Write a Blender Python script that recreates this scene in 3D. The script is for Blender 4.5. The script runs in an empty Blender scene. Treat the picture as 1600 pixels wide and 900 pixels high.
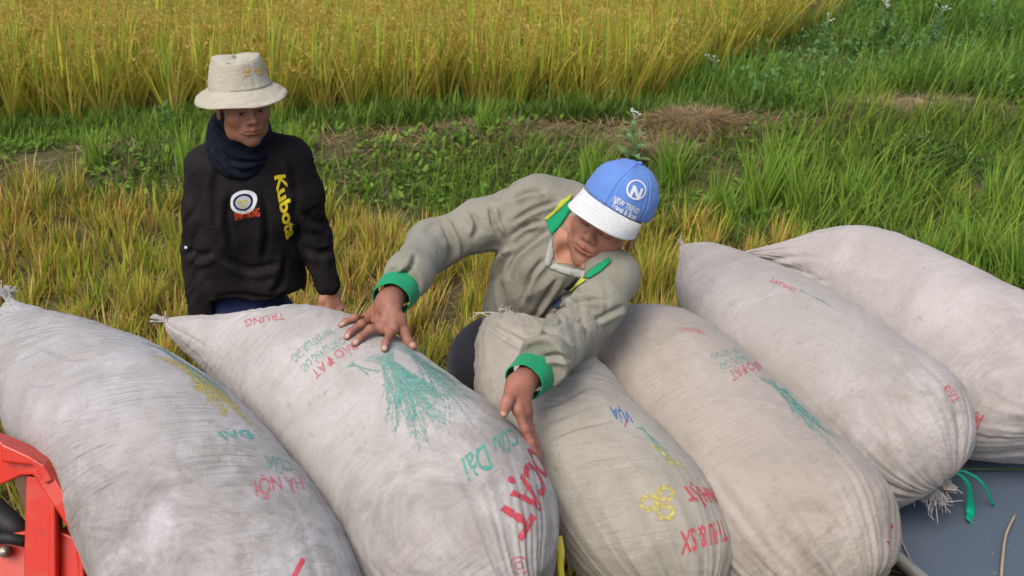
import bpy, bmesh, math, random
import numpy as np
from mathutils import Vector, Matrix
from mathutils.bvhtree import BVHTree
import openvdb
R = math.radians
rng = np.random.default_rng(7)
random.seed(7)
scene = bpy.context.scene
# ------------------------------------------------------------------ camera, sky, sun, exposure
PITCH, CAM_H, FPX = R(28.0), 2.55, 1556.0
cam_data = bpy.data.cameras.new('camera'); cam = bpy.data.objects.new('camera', cam_data)
scene.collection.objects.link(cam); scene.camera = cam
cam.location = (0, 0, CAM_H); cam.rotation_euler = (R(90) - PITCH, 0, 0)
cam_data.sensor_width = 36; cam_data.lens = 36 * FPX / 1600; cam_data.clip_end = 1000; cam_data.clip_start = 0.05
cam_data.dof.use_dof = True; cam_data.dof.focus_distance = 2.7; cam_data.dof.aperture_fstop = 7.0
SUN_EL, SUN_AZ = R(58), R(215)          # azimuth clockwise from +Y (the view direction)
w = bpy.data.worlds.new('World'); scene.world = w; w.use_nodes = True
nt = w.node_tree; nt.nodes.clear()
sky = nt.nodes.new('ShaderNodeTexSky'); sky.sky_type = 'NISHITA'; sky.sun_disc = False
sky.sun_elevation = SUN_EL; sky.sun_rotation = SUN_AZ; sky.air_density = 1.0; sky.dust_density = 6.0; sky.ozone_density = 0.5
bg = nt.nodes.new('ShaderNodeBackground'); bg.inputs[1].default_value = 0.148
wo = nt.nodes.new('ShaderNodeOutputWorld'); nt.links.new(sky.outputs[0], bg.inputs[0]); nt.links.new(bg.outputs[0], wo.inputs[0])
sl = bpy.data.lights.new('sun', 'SUN'); sl.energy = 1.15; sl.angle = R(32); sl.color = (1, .97, .92)
so = bpy.data.objects.new('sun', sl); scene.collection.objects.link(so)
sd = Vector((math.sin(SUN_AZ) * math.cos(SUN_EL), math.cos(SUN_AZ) * math.cos(SUN_EL), math.sin(SUN_EL)))
so.rotation_euler = sd.to_track_quat('Z', 'Y').to_euler()
vs = scene.view_settings; vs.view_transform = 'Standard'; vs.look = 'None'; vs.exposure = 0.28; vs.gamma = 1.0
scene.cycles.max_bounces = 8; scene.cycles.transparent_max_bounces = 12

CP = np.array([0, 0, CAM_H]); CF = np.array([0, math.cos(PITCH), -math.sin(PITCH)]); CU = np.array([0, math.sin(PITCH), math.cos(PITCH)]); CR = np.array([1., 0, 0])
def P(px, py, d):            # a photo pixel and a distance along the view axis -> a place in the world
    return CP + d * (CF + (px - 800) / FPX * CR - (py - 450) / FPX * CU)
def PZ(px, py, z):           # a photo pixel and a height -> a place in the world
    d = (CAM_H - z) / (math.sin(PITCH) + (py - 450) / FPX * math.cos(PITCH))
    return P(px, py, d)
def pix(p):                  # world -> photo pixel (for laying out the ground cover)
    q = np.asarray(p) - CP; d = q @ CF
    return 800 + FPX * (q @ CR) / d, 450 - FPX * (q @ CU) / d

# ------------------------------------------------------------------ helpers
def link(o, parent=None):
    scene.collection.objects.link(o)
    if parent is not None: o.parent = parent
    return o
def tag(o, label=None, cat=None, group=None, kind=None):
    if label: o['label'] = label
    if cat: o['category'] = cat
    if group: o['group'] = group
    if kind: o['kind'] = kind
    return o
def empty(name, loc, label, cat, group=None):
    o = bpy.data.objects.new(name, None); o.location = Vector(loc); o.empty_display_size = .1
    link(o); return tag(o, label, cat, group)
def mesh_np(name, V, F, mat, parent=None, smooth=True, attrs=None, uv=None):
    """V (n,3); F (m,3) or (m,4) or list of both arrays; world coordinates even under an Empty"""
    V = np.asarray(V, dtype=np.float32)
    if parent is not None: V = V - np.array(parent.matrix_basis.translation, dtype=np.float32)
    Fs = F if isinstance(F, list) and isinstance(F[0], np.ndarray) else [np.array(F)]
    Fs = [np.asarray(f, dtype=np.int32) for f in Fs if len(f)]
    me = bpy.data.meshes.new(name); me.vertices.add(len(V)); me.vertices.foreach_set('co', V.ravel())
    nl = sum(f.size for f in Fs); npoly = sum(len(f) for f in Fs)
    me.loops.add(nl); me.polygons.add(npoly)
    idx = np.concatenate([f.ravel() for f in Fs]); tot = np.concatenate([np.full(len(f), f.shape[1], np.int32) for f in Fs])
    st = np.concatenate([[0], np.cumsum(tot)[:-1]]).astype(np.int32)
    me.loops.foreach_set('vertex_index', idx); me.polygons.foreach_set('loop_start', st); me.polygons.foreach_set('loop_total', tot)
    me.polygons.foreach_set('use_smooth', np.full(npoly, smooth))
    if uv is not None:
        ul = me.uv_layers.new(name='UVMap'); ul.data.foreach_set('uv', np.asarray(uv, np.float32)[idx].ravel())
    if attrs:
        for k, a in attrs.items():
            a = np.asarray(a, np.float32)
            if a.ndim == 2:
                at = me.color_attributes.new(name=k, type='FLOAT_COLOR', domain='POINT')
                if a.shape[1] == 3: a = np.hstack([a, np.ones((len(a), 1), np.float32)])
                at.data.foreach_set('color', a.ravel())
            else:
                at = me.attributes.new(name=k, type='FLOAT', domain='POINT'); at.data.foreach_set('value', a.ravel())
    me.update(calc_edges=True); me.validate()
    me.materials.append(mat)
    return link(bpy.data.objects.new(name, me), parent)
class MB:                    # collects simple shapes for one mesh
    def __init__(s): s.V = []; s.Q = []; s.T = []; s.n = 0
    def add(s, V, Q=(), T=()):
        V = np.asarray(V, float); s.V.append(V)
        if len(Q): s.Q.append(np.asarray(Q) + s.n)
        if len(T): s.T.append(np.asarray(T) + s.n)
        s.n += len(V)
    def bar(s, a, b, up, wd, ht, ch=.12):       # bevelled bar from a to b
        a = np.asarray(a, float); b = np.asarray(b, float); t = b - a; t /= np.linalg.norm(t)
        x = np.cross(t, up); x /= np.linalg.norm(x); y = np.cross(x, t)
        c = ch * min(wd, ht); hw, hh = wd / 2, ht / 2
        pr = [(hw - c, -hh), (hw, -hh + c), (hw, hh - c), (hw - c, hh), (-hw + c, hh), (-hw, hh - c), (-hw, -hh + c), (-hw + c, -hh)]
        ring = np.array([u * x + v * y for u, v in pr]); V = np.vstack([a + ring, b + ring])
        Q = [(i, (i + 1) % 8, 8 + (i + 1) % 8, 8 + i) for i in range(8)]
        Q += [(0, 7, 6, 1), (1, 6, 5, 2), (2, 5, 4, 3), (8, 9, 14, 15), (9, 10, 13, 14), (10, 11, 12, 13)]
        s.add(V, Q)
    def tube(s, pts, rad, n=8, flat=1.0):
        pts = np.asarray(pts, float); m = len(pts); rad = np.broadcast_to(rad, (m,))
        T = np.gradient(pts, axis=0); T /= np.linalg.norm(T, axis=1)[:, None] + 1e-9
        x = np.cross(T[0], (0.3, .2, 1)); x /= np.linalg.norm(x)
        V = []
        for i in range(m):
            x = x - T[i] * (x @ T[i]); x /= np.linalg.norm(x); y = np.cross(T[i], x)
            a = np.arange(n) * 2 * math.pi / n
            V.append(pts[i] + rad[i] * (np.cos(a)[:, None] * x + flat * np.sin(a)[:, None] * y))
        V = np.vstack(V + [pts[:1], pts[-1:]]); Q = []; Tt = []
        for i in range(m - 1):
            for k in range(n): Q.append((i * n + k, i * n + (k + 1) % n, (i + 1) * n + (k + 1) % n, (i + 1) * n + k))
        for k in range(n):
            Tt.append((m * n, (k + 1) % n, k)); Tt.append((m * n + 1, (m - 1) * n + k, (m - 1) * n + (k + 1) % n))
        s.add(V, Q, Tt)
    def build(s, name, mat, parent=None, smooth=True, **k):
        F = []
        if s.Q: F.append(np.vstack(s.Q))
        if s.T: F.append(np.vstack(s.T))
        return mesh_np(name, np.vstack(s.V), F, mat, parent, smooth, **k)
# noise
def _h(i, j, k, seed):
    n = (i * 374761393 + j * 668265263 + k * 2147483647 + seed * 974711) & 0xffffffff
    n = ((n ^ (n >> 13)) * 1274126177) & 0xffffffff
    return ((n ^ (n >> 16)) & 0xffff) / 65535.0
def noise3(p, seed=0):
    p = np.asarray(p, float); i = np.floor(p).astype(np.int64); f = p - i; f = f * f * (3 - 2 * f)
    r = 0
    for a in (0, 1):
        for b in (0, 1):
            for c in (0, 1):
                wgt = (f[..., 0] if a else 1 - f[..., 0]) * (f[..., 1] if b else 1 - f[..., 1]) * (f[..., 2] if c else 1 - f[..., 2])
                r = r + wgt * _h(i[..., 0] + a, i[..., 1] + b, i[..., 2] + c, seed)
    return r * 2 - 1
def fbm(p, o=4, seed=0):
    r = 0; a = 1; p = np.asarray(p, float)
    for k in range(o): r = r + a * noise3(p, seed + k); a *= .5; p = p * 2.03
    return r / 1.9
# ------------------------------------------------------------------ materials
class Mat:
    def __init__(s, name, rough=.8, spec=.3):
        s.m = bpy.data.materials.new(name); s.m.use_nodes = True; s.t = s.m.node_tree; s.N = s.t.nodes
        s.b = s.N['Principled BSDF']; s.b.inputs['Roughness'].default_value = rough; s.b.inputs['Specular IOR Level'].default_value = spec
        s.out = s.N['Material Output']
    def n(s, t, **kw):
        x = s.N.new(t)
        for k, v in kw.items():
            if k in x.inputs: x.inputs[k].default_value = v
            else: setattr(x, k, v)
        return x
    def l(s, a, b): s.t.links.new(a, b)
    def coord(s, which='Object', scale=(1, 1, 1)):
        c = s.n('ShaderNodeTexCoord'); mp = s.n('ShaderNodeMapping'); mp.inputs['Scale'].default_value = scale
        s.l(c.outputs[which], mp.inputs[0]); return mp.outputs[0]
    def noise(s, scale, detail=4, rough=.6, vec=None, dist=0):
        x = s.n('ShaderNodeTexNoise'); x.inputs['Scale'].default_value = scale; x.inputs['Detail'].default_value = detail
        x.inputs['Roughness'].default_value = rough; x.inputs['Distortion'].default_value = dist
        s.l(vec if vec is not None else s.coord(), x.inputs['Vector']); return x.outputs['Fac']
    def ramp(s, fac, stops):
        x = s.n('ShaderNodeValToRGB'); e = x.color_ramp.elements
        while len(e) < len(stops): e.new(.5)
        for el, (p, c) in zip(e, stops): el.position = p; el.color = (*c, 1) if len(c) == 3 else c
        s.l(fac, x.inputs[0]); return x.outputs[0]
    def mix(s, fac, a, b, mode='MIX'):
        x = s.n('ShaderNodeMix', data_type='RGBA', blend_type=mode)
        for sock, v in ((x.inputs[0], fac), (x.inputs[6], a), (x.inputs[7], b)):
            if hasattr(v, 'links'): s.l(v, sock)
            else: sock.default_value = v if not isinstance(v, tuple) else (*v, 1)
        return x.outputs[2]
    def color(s, c):
        if isinstance(c, tuple): s.b.inputs['Base Color'].default_value = (*c, 1)
        else: s.l(c, s.b.inputs['Base Color'])
    def bump(s, h, strength=.3, dist=.01, prev=None):
        x = s.n('ShaderNodeBump'); x.inputs['Strength'].default_value = strength; x.inputs['Distance'].default_value = dist
        s.l(h, x.inputs['Height'])
        if prev is not None: s.l(prev, x.inputs['Normal'])
        s.l(x.outputs[0], s.b.inputs['Normal']); return x.outputs[0]
def lin(r, g, b):
    return tuple(((c / 255) / 12.92 if c / 255 < .04045 else ((c / 255 + .055) / 1.055) ** 2.4) for c in (r, g, b))
def cloth_mat(name, col, weave=900, var=.15, dirt=None, rough=.9, bump=.15, sheen=.1, wr=.4):
    m = Mat(name, rough, .15)
    d = m.noise(6, 5, .6); base = m.mix(m.ramp(d, [(.3, (0, 0, 0)), (.75, (1, 1, 1))]), tuple(c * (1 - var) for c in col), tuple(min(1, c * (1 + var)) for c in col))
    if dirt: base = m.mix(m.ramp(m.noise(3.2, 6, .7), [(.48, (0, 0, 0)), (.8, (.75, .75, .75))]), base, dirt)
    m.color(base)
    h = m.noise(weave, 2, .5); b1 = m.bump(h, bump * 1.6, .0012)
    b2 = m.bump(m.noise(32, 5, .6, dist=1.2), wr, .008, b1)
    m.bump(m.noise(90, 4, .6, dist=.6), wr * .6, .003, b2)
    m.b.inputs['Sheen Weight'].default_value = sheen
    return m.m
def plain(name, col, rough=.6, spec=.3, var=.12, sc=20, metal=0, bump=0.0):
    m = Mat(name, rough, spec); n = m.noise(sc, 5)
    m.color(m.mix(n, tuple(c * (1 - var) for c in col), tuple(min(1, c * (1 + var)) for c in col)))
    m.b.inputs['Metallic'].default_value = metal
    if bump: m.bump(m.noise(sc * 3, 4), bump, .003)
    return m.m
def leaf_mat(name, trans=.35, rough=.55):
    m = Mat(name, rough, .25)
    a = m.n('ShaderNodeAttribute'); a.attribute_name = 'tint'
    c = m.mix(m.noise(60, 3), a.outputs['Color'], m.mix(.5, a.outputs['Color'], (.30, .22, .07)), 'MIX')
    c = m.mix(.25, a.outputs['Color'], c)
    m.color(c)
    tr = m.n('ShaderNodeBsdfTranslucent'); m.l(c, tr.inputs[0])
    mx = m.n('ShaderNodeMixShader'); mx.inputs[0].default_value = trans
    m.l(m.b.outputs[0], mx.inputs[1]); m.l(tr.outputs[0], mx.inputs[2]); m.l(mx.outputs[0], m.out.inputs[0])
    return m.m
LEAF = leaf_mat('leaf_blades', .42)
def sack_mat(name, col, dirt, dirt_amt, seed, wrinkle=.35):
    m = Mat(name, .62, .35)
    oc = m.coord('Object'); off = m.n('ShaderNodeMapping'); off.inputs['Location'].default_value = (seed * 3.1, seed * 1.7, 0); m.l(oc, off.inputs[0]); v = off.outputs[0]
    uv = m.coord('UV')
    base = m.mix(m.noise(2.5, 5, .6, v), tuple(c * .82 for c in col), tuple(min(1, c * 1.04) for c in col))
    base = m.mix(m.ramp(m.noise(4.5, 7, .72, v, .6), [(.48 - dirt_amt * .22, (0, 0, 0)), (.78, (.95, .95, .95))]), base, dirt)
    base = m.mix(m.ramp(m.noise(2.1, 7, .7, v, 1.0), [(.5, (0, 0, 0)), (.6, (.7, .7, .7)), (.8, (.95, .95, .95))]), base, tuple(.5 * a + .42 * b for a, b in zip(dirt, col)))
    base = m.mix(m.ramp(m.noise(45, 4, .7, v), [(.6, (0, 0, 0)), (.76, (.6, .6, .6))]), base, tuple(c * .6 for c in dirt))
    # grime towards the tied bottom of the sack, where it was dragged
    sp = m.n('ShaderNodeSeparateXYZ'); m.l(uv, sp.inputs[0]); gr = m.ramp(sp.outputs[0], [(.75, (0, 0, 0)), (1.0, (1, 1, 1))]); gm_ = m.mix(1.0, gr, m.ramp(m.noise(7, 7, .75, v, .8), [(.42, (0, 0, 0)), (.66, (.8, .8, .8))]), 'MULTIPLY'); base = m.mix(gm_, base, tuple(c * .72 for c in dirt))
    # woven tape: faint warp and weft lines
    sx = m.n('ShaderNodeTexWave', wave_type='BANDS', bands_direction='X'); sx.inputs['Scale'].default_value = 70; sx.inputs['Distortion'].default_value = .6; sx.inputs['Detail'].default_value = 1; m.l(uv, sx.inputs[0])
    sy = m.n('ShaderNodeTexWave', wave_type='BANDS', bands_direction='Y'); sy.inputs['Scale'].default_value = 70; sy.inputs['Distortion'].default_value = .6; sy.inputs['Detail'].default_value = 1; m.l(uv, sy.inputs[0])
    wv = m.mix(.5, sx.outputs['Fac'], sy.outputs['Fac'])
    base = m.mix(m.ramp(m.noise(260, 2, .5, v), [(.35, (.0, .0, .0)), (.65, (.16, .16, .16))]), base, tuple(c * .55 for c in col))
    m.color(base)
    st = m.n('ShaderNodeMapping'); st.inputs['Scale'].default_value = (1, .12, 1); m.l(uv, st.inputs[0])
    b1 = m.bump(wv, .12, .0012)
    b2 = m.bump(m.noise(75, 5, .65, st.outputs[0], .7), .42, .005, b1)
    for sc_, dist, sd_ in ((34, .010, 3.3), (62, .006, 7.7)):      # fine cross wrinkles of the slack cloth
        mp = m.n('ShaderNodeMapping'); mp.inputs['Scale'].default_value = (1, .09, 1); mp.inputs['Location'].default_value = (sd_, seed, 0); m.l(uv, mp.inputs[0])
        ab = m.n('ShaderNodeMath', operation='SUBTRACT'); m.l(m.noise(sc_, 2, .4, mp.outputs[0], .35), ab.inputs[0]); ab.inputs[1].default_value = .5
        ab2 = m.n('ShaderNodeMath', operation='ABSOLUTE'); m.l(ab.outputs[0], ab2.inputs[0]); rg = m.ramp(ab2.outputs[0], [(0, (0, 0, 0)), (.16, (1, 1, 1))])
        mk = m.ramp(m.noise(3.3, 3, .5, v), [(.42, (0, 0, 0)), (.62, (1, 1, 1))]); b2 = m.bump(m.mix(mk, (1., 1., 1.), rg), wrinkle, dist, b2)
    b3 = m.bump(m.noise(170, 2, .5, v), .3, .002, b2)
    m.bump(m.noise(14, 5, .6, v, .8), .45, .012, b3)
    m.b.inputs['Sheen Weight'].default_value = .1
    return m.m
def ink_mat(name, col, worn=.5, scale=120):
    m = Mat(name, .7, .2); m.color(m.mix(m.noise(60, 3), tuple(c * .85 for c in col), tuple(min(1, c * 1.15) for c in col)))
    a = m.ramp(m.noise(scale, 4, .7), [(worn - .13, (.12, .12, .12)), (worn + .06, (1, 1, 1))]); m.l(a, m.b.inputs['Alpha'])
    return m.m
INK_RED = ink_mat('red_ink', (.47, .06, .085), .46, 90); INK_RED_PALE = ink_mat('faded_red_ink', (.50, .12, .15), .52, 110)
INK_TEAL = ink_mat('teal_ink', (.10, .32, .27), .48, 90); INK_TEAL_PALE = ink_mat('faded_teal_ink', (.17, .34, .31), .54, 110)
INK_YEL = ink_mat('yellow_ink', (.45, .39, .12), .5); INK_BLUE = ink_mat('blue_ink', (.05, .16, .36), .45)
YEL_PRINT = plain('yellow_print', (.62, .5, .02), .6); WHITE_PRINT = plain('white_print', (.62, .66, .72), .6); RED_PRINT = plain('red_print', (.55, .07, .02), .6)
ORANGE_PRINT = ink_mat('orange_print', (.6, .36, .1), .42, 160)
# ------------------------------------------------------------------ implicit surfaces for bodies and clothes
def nrm(v): v = np.asarray(v, float); return v / np.linalg.norm(v)
def catmull(A, n):
    A = np.asarray(A, float); m = len(A); t = np.linspace(0, m - 1, n); i = np.clip(t.astype(int), 0, m - 2); f = (t - i)[:, None]
    g = lambda k: A[np.clip(k, 0, m - 1)]
    p0, p1, p2, p3 = g(i - 1), g(i), g(i + 1), g(i + 2)
    return .5 * ((2 * p1) + (-p0 + p2) * f + (2 * p0 - 5 * p1 + 4 * p2 - p3) * f ** 2 + (-p0 + 3 * p1 - 3 * p2 + p3) * f ** 3)
class Sdf:
    """smooth union of cones, ellipsoids; meshed to one closed surface"""
    def __init__(s): s.ops = []
    def cone(s, a, b, r1, r2, k=.02, sub=False): s.ops.append(('c', np.array(a, float), np.array(b, float), r1, r2, k, sub)); return s
    def chain(s, pts, rad, k=.02):
        for i in range(len(pts) - 1): s.cone(pts[i], pts[i + 1], rad[i], rad[i + 1], k)
        return s
    def ell(s, c, r, fr=None, k=.02, sub=False):
        s.ops.append(('e', np.array(c, float), np.array(r, float), np.eye(3) if fr is None else np.array(fr, float), 0, k, sub)); return s
    def bounds(s):
        lo = np.full(3, 1e9); hi = -lo
        for o in s.ops:
            if o[6]: continue
            if o[0] == 'c':
                for p, r in ((o[1], o[3]), (o[2], o[4])): lo = np.minimum(lo, p - r); hi = np.maximum(hi, p + r)
            else: m = o[2].max(); lo = np.minimum(lo, o[1] - m); hi = np.maximum(hi, o[1] + m)
        return lo, hi
    def mesh(s, vox, cut=None, grow=0.0, adapt=0.0):
        lo, hi = s.bounds(); pad = 3 * vox + abs(grow); lo = lo - pad; hi = hi + pad
        n = np.ceil((hi - lo) / vox).astype(int) + 1
        ax = [lo[i] + vox * np.arange(n[i]) for i in range(3)]
        D = np.full(n, .08, np.float32)
        for o in s.ops:
            k = o[5]; m = k + .02 + max(grow, 0)
            if o[0] == 'c': l2 = np.minimum(o[1] - o[3], o[2] - o[4]); h2 = np.maximum(o[1] + o[3], o[2] + o[4])
            else: l2 = o[1] - o[2].max(); h2 = o[1] + o[2].max()
            i0 = np.maximum(0, np.floor((l2 - m - lo) / vox).astype(int)); i1 = np.minimum(n, np.ceil((h2 + m - lo) / vox).astype(int) + 1)
            if (i1 <= i0).any(): continue
            sl_ = tuple(slice(a, b) for a, b in zip(i0, i1))
            X = ax[0][sl_[0]][:, None, None]; Y = ax[1][sl_[1]][None, :, None]; Z = ax[2][sl_[2]][None, None, :]
            if o[0] == 'c':
                a, b, r1, r2 = o[1:5]; ba = b - a; L = ba @ ba + 1e-12
                px, py, pz = X - a[0], Y - a[1], Z - a[2]
                t = np.clip((px * ba[0] + py * ba[1] + pz * ba[2]) / L, 0, 1)
                d = np.sqrt((px - t * ba[0]) ** 2 + (py - t * ba[1]) ** 2 + (pz - t * ba[2]) ** 2) - (r1 + (r2 - r1) * t)
            else:
                c, r, fr = o[1:4]; px, py, pz = X - c[0], Y - c[1], Z - c[2]
                q = [(px * fr[i][0] + py * fr[i][1] + pz * fr[i][2]) for i in range(3)]
                k0 = np.sqrt(sum((q[i] / r[i]) ** 2 for i in range(3))) + 1e-9; k1 = np.sqrt(sum((q[i] / r[i] ** 2) ** 2 for i in range(3))) + 1e-9
                d = k0 * (k0 - 1) / k1
            E = D[sl_]
            if o[6]:
                h = np.clip(.5 - .5 * (E + d) / k, 0, 1); D[sl_] = E + (-d - E) * h + k * h * (1 - h)
            else:
                h = np.clip(.5 + .5 * (E - d) / k, 0, 1); D[sl_] = E + (d - E) * h - k * h * (1 - h)
        if cut is not None:
            X, Y, Z = np.meshgrid(*ax, indexing='ij'); D = np.maximum(D, cut(X, Y, Z)).astype(np.float32)
        D = D - grow
        g = openvdb.FloatGrid(.08); g.copyFromArray(D.astype(np.float32)); 
        pts, tris, quads = g.convertToPolygons(isovalue=0.0, adaptivity=adapt)
        V = lo + pts * vox
        return V, quads, tris
def vnormals(V, Q, T=()):
    N = np.zeros_like(V)
    if len(Q):
        c = np.cross(V[Q[:, 2]] - V[Q[:, 0]], V[Q[:, 3]] - V[Q[:, 1]])
        for i in range(4): np.add.at(N, Q[:, i], c)
    if len(T):
        c = np.cross(V[T[:, 1]] - V[T[:, 0]], V[T[:, 2]] - V[T[:, 0]])
        for i in range(3): np.add.at(N, T[:, i], c)
    return N / (np.linalg.norm(N, axis=1)[:, None] + 1e-12)
def fold_limb(V, N, a, b, reach, amp, freq, tc=.5, spread=.5, seed=0, slant=.6):
    a = np.array(a); b = np.array(b); L = np.linalg.norm(b - a); t = (b - a) / L
    q = V - a; s_ = q @ t; rad = q - s_[:, None] * t; rr = np.linalg.norm(rad, axis=1)
    x = nrm(np.cross(t, (.3, .5, .8))); y = np.cross(t, x); cx = rad @ x / (rr + 1e-9); cy = rad @ y / (rr + 1e-9)
    wgt = np.exp(-((s_ / L - tc) / spread) ** 2) * np.clip((reach - rr) / .03, 0, 1)
    n = fbm(np.stack([s_ * freq + slant * cx * 1.5, cx * 1.1, cy * 1.1], 1), 2, seed)
    ridge = 1 - np.abs(n) * 2.6
    return V + N * (amp * wgt * np.clip(ridge, -1, 1))[:, None]
def fold_dir(V, N, ctr, along, radius, amp, freq, seed=0, aniso=.25):   # folds running along a direction
    t = nrm(along); x = nrm(np.cross(t, (.2, .1, .9))); y = np.cross(t, x); q = V - np.array(ctr)
    wgt = np.exp(-(np.linalg.norm(q, axis=1) / radius) ** 2)
    n = fbm(np.stack([q @ x * freq, q @ y * freq, q @ t * freq * aniso], 1), 2, seed)
    return V + N * (amp * wgt * np.clip(1 - np.abs(n) * 2.6, -1, 1))[:, None]
def dep(p): return (np.array(p) - CP) @ CF
def groove(V, N, lines, wpx, depth, side=1.0):
    """press creases into the side of a garment that the lines (photo pixels) run over"""
    q = V - CP; d = q @ CF; px = 800 + FPX * (q @ CR) / d; py = 450 - FPX * (q @ CU) / d; front = (N * -q).sum(1) > 0; out = np.zeros(len(V)); near = np.full(len(V), 1e9)
    for L in lines:
        L = catmull(np.array(L, float), 24); best = np.full(len(V), 1e9); sg = np.zeros(len(V)); tt = np.zeros(len(V))
        box = (px > L[:, 0].min() - 5 * wpx) & (px < L[:, 0].max() + 5 * wpx) & (py > L[:, 1].min() - 5 * wpx) & (py < L[:, 1].max() + 5 * wpx) & front; ix = np.where(box)[0]
        if not len(ix): continue
        X, Y = px[ix], py[ix]; b = np.full(len(ix), 1e9); g = np.zeros(len(ix)); t_ = np.zeros(len(ix))
        for k in range(23):
            a, c = L[k], L[k + 1]; e = c - a; ll = e @ e + 1e-9; t = np.clip(((X - a[0]) * e[0] + (Y - a[1]) * e[1]) / ll, 0, 1); dx, dy = X - a[0] - t * e[0], Y - a[1] - t * e[1]; dd = np.hypot(dx, dy); m = dd < b
            b = np.where(m, dd, b); g = np.where(m, np.sign(e[0] * dy - e[1] * dx) * dd, g); t_ = np.where(m, (k + t) / 23, t_)
        env = np.clip(np.minimum(t_, 1 - t_) * 4 + .15, 0, 1); out[ix] += env * (-np.exp(-(b / wpx) ** 2) + .75 * np.exp(-((g * side - 2.1 * wpx) / (1.3 * wpx)) ** 2))
    return V + N * (depth * np.clip(out, -1.2, 1.0))[:, None]
# ------------------------------------------------------------------ flat print laid on a surface
def bvh_of(o):
    me = o.data; off = np.array(o.parent.matrix_basis.translation if o.parent else (0, 0, 0))
    V = np.empty(len(me.vertices) * 3, np.float32); me.vertices.foreach_get('co', V); V = V.reshape(-1, 3) + off
    return BVHTree.FromPolygons([Vector(v) for v in V], [tuple(p.vertices) for p in me.polygons])
def hit(bvh, px, py):
    r = bvh.ray_cast(Vector(CP), Vector(P(px, py, 1) - CP))
    return (np.array(r[0]), np.array(r[1])) if r[0] is not None else (None, None)
def text_bm(s, bold=.0, shear=0, maxlen=.1):
    cu = bpy.data.curves.new('text', 'FONT'); cu.body = s; cu.offset = bold; cu.shear = shear; cu.resolution_u = 3; cu.align_x = 'LEFT'
    ob = bpy.data.objects.new('text', cu); scene.collection.objects.link(ob)
    dg = bpy.context.evaluated_depsgraph_get(); me = bpy.data.meshes.new_from_object(ob.evaluated_get(dg))
    scene.collection.objects.unlink(ob); bpy.data.objects.remove(ob)
    bm = bmesh.new(); bm.from_mesh(me); xs = [v.co.x for v in bm.verts]; 
    x0, x1 = min(xs), max(xs)
    for v in bm.verts: v.co.x = (v.co.x - x0) / (x1 - x0); v.co.y = v.co.y / .72
    return bm
def rings_bm(circles, n=40):             # (cx, cy, r_out, r_in)
    bm = bmesh.new()
    for cx, cy, ro, ri in circles:
        vs_ = [[bm.verts.new((cx + r * math.cos(2 * math.pi * k / n), cy + r * math.sin(2 * math.pi * k / n), 0)) for r in (ri, ro)] for k in range(n)]
        for k in range(n): a, b = vs_[k], vs_[(k + 1) % n]; bm.faces.new((a[0], a[1], b[1], b[0]))
    return bm
def strokes_bm(strokes, wd):
    bm = bmesh.new()
    for pts in strokes:
        pts = np.array(pts, float); T = np.gradient(pts, axis=0); T /= np.linalg.norm(T, axis=1)[:, None] + 1e-9; Nn = np.stack([-T[:, 1], T[:, 0]], 1); prev = None
        m = len(pts)
        for i, (p, nn) in enumerate(zip(pts, Nn)):
            h = wd * (.35 + .65 * math.sin(math.pi * (i + .5) / m)); a = bm.verts.new((*(p + nn * h), 0)); b = bm.verts.new((*(p - nn * h), 0))
            if prev: bm.faces.new((prev[0], prev[1], b, a))
            prev = (a, b)
    return bm
def decal(name, bm, bvh, o_px, x_px, y_px, mat, parent, maxlen=.012, off=.0013, label=None, nrm_from=None):
    """unit square of bm (x along o->x, y along o->y, all photo pixels on the surface) laid onto the surface"""
    O, n0 = hit(bvh, *o_px)
    if O is None: print('decal missed', name, o_px); bm.free(); return None
    def arm(q):
        for f in (1, .8, .6, .4, .25, .12):
            h, n_ = hit(bvh, o_px[0] + (q[0] - o_px[0]) * f, o_px[1] + (q[1] - o_px[1]) * f)
            if h is not None: return O + (h - O) / f, n_
        return O + P(*q, dep(O)) - P(*o_px, dep(O)), n0
    X, n1 = arm(x_px); Y, n2 = arm(y_px)
    n = nrm(n0 + n1 + n2)
    if n @ (P(*o_px, 1) - CP) > 0: n = -n
    ex, ey = X - O, Y - O
    bmesh.ops.triangulate(bm, faces=bm.faces[:])
    S = max(np.linalg.norm(ex), 1e-6), max(np.linalg.norm(ey), 1e-6)
    for _ in range(5):
        es = [e for e in bm.edges if math.hypot((e.verts[0].co.x - e.verts[1].co.x) * S[0], (e.verts[0].co.y - e.verts[1].co.y) * S[1]) > maxlen]
        if not es: break
        bmesh.ops.subdivide_edges(bm, edges=es, cuts=1); bmesh.ops.triangulate(bm, faces=bm.faces[:])
    V = []; bad = set()
    for i, v in enumerate(bm.verts):
        v.index = i; p = O + ex * v.co.x + ey * v.co.y
        r = bvh.ray_cast(Vector(p + n * .16), Vector(-n), .4)
        if r[0] is None: V.append(p); bad.add(i)
        else:
            hn = np.array(r[1]); hn = hn if hn @ n > 0 else -hn
            V.append(np.array(r[0]) + hn * off)
    F = [[v.index for v in f.verts] for f in bm.faces if not any(v.index in bad for v in f.verts)]
    bm.free()
    if not F: return None
    o = mesh_np(name, np.array(V), np.array(F), mat, parent)
    if label: o['label'] = label
    return o

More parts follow.
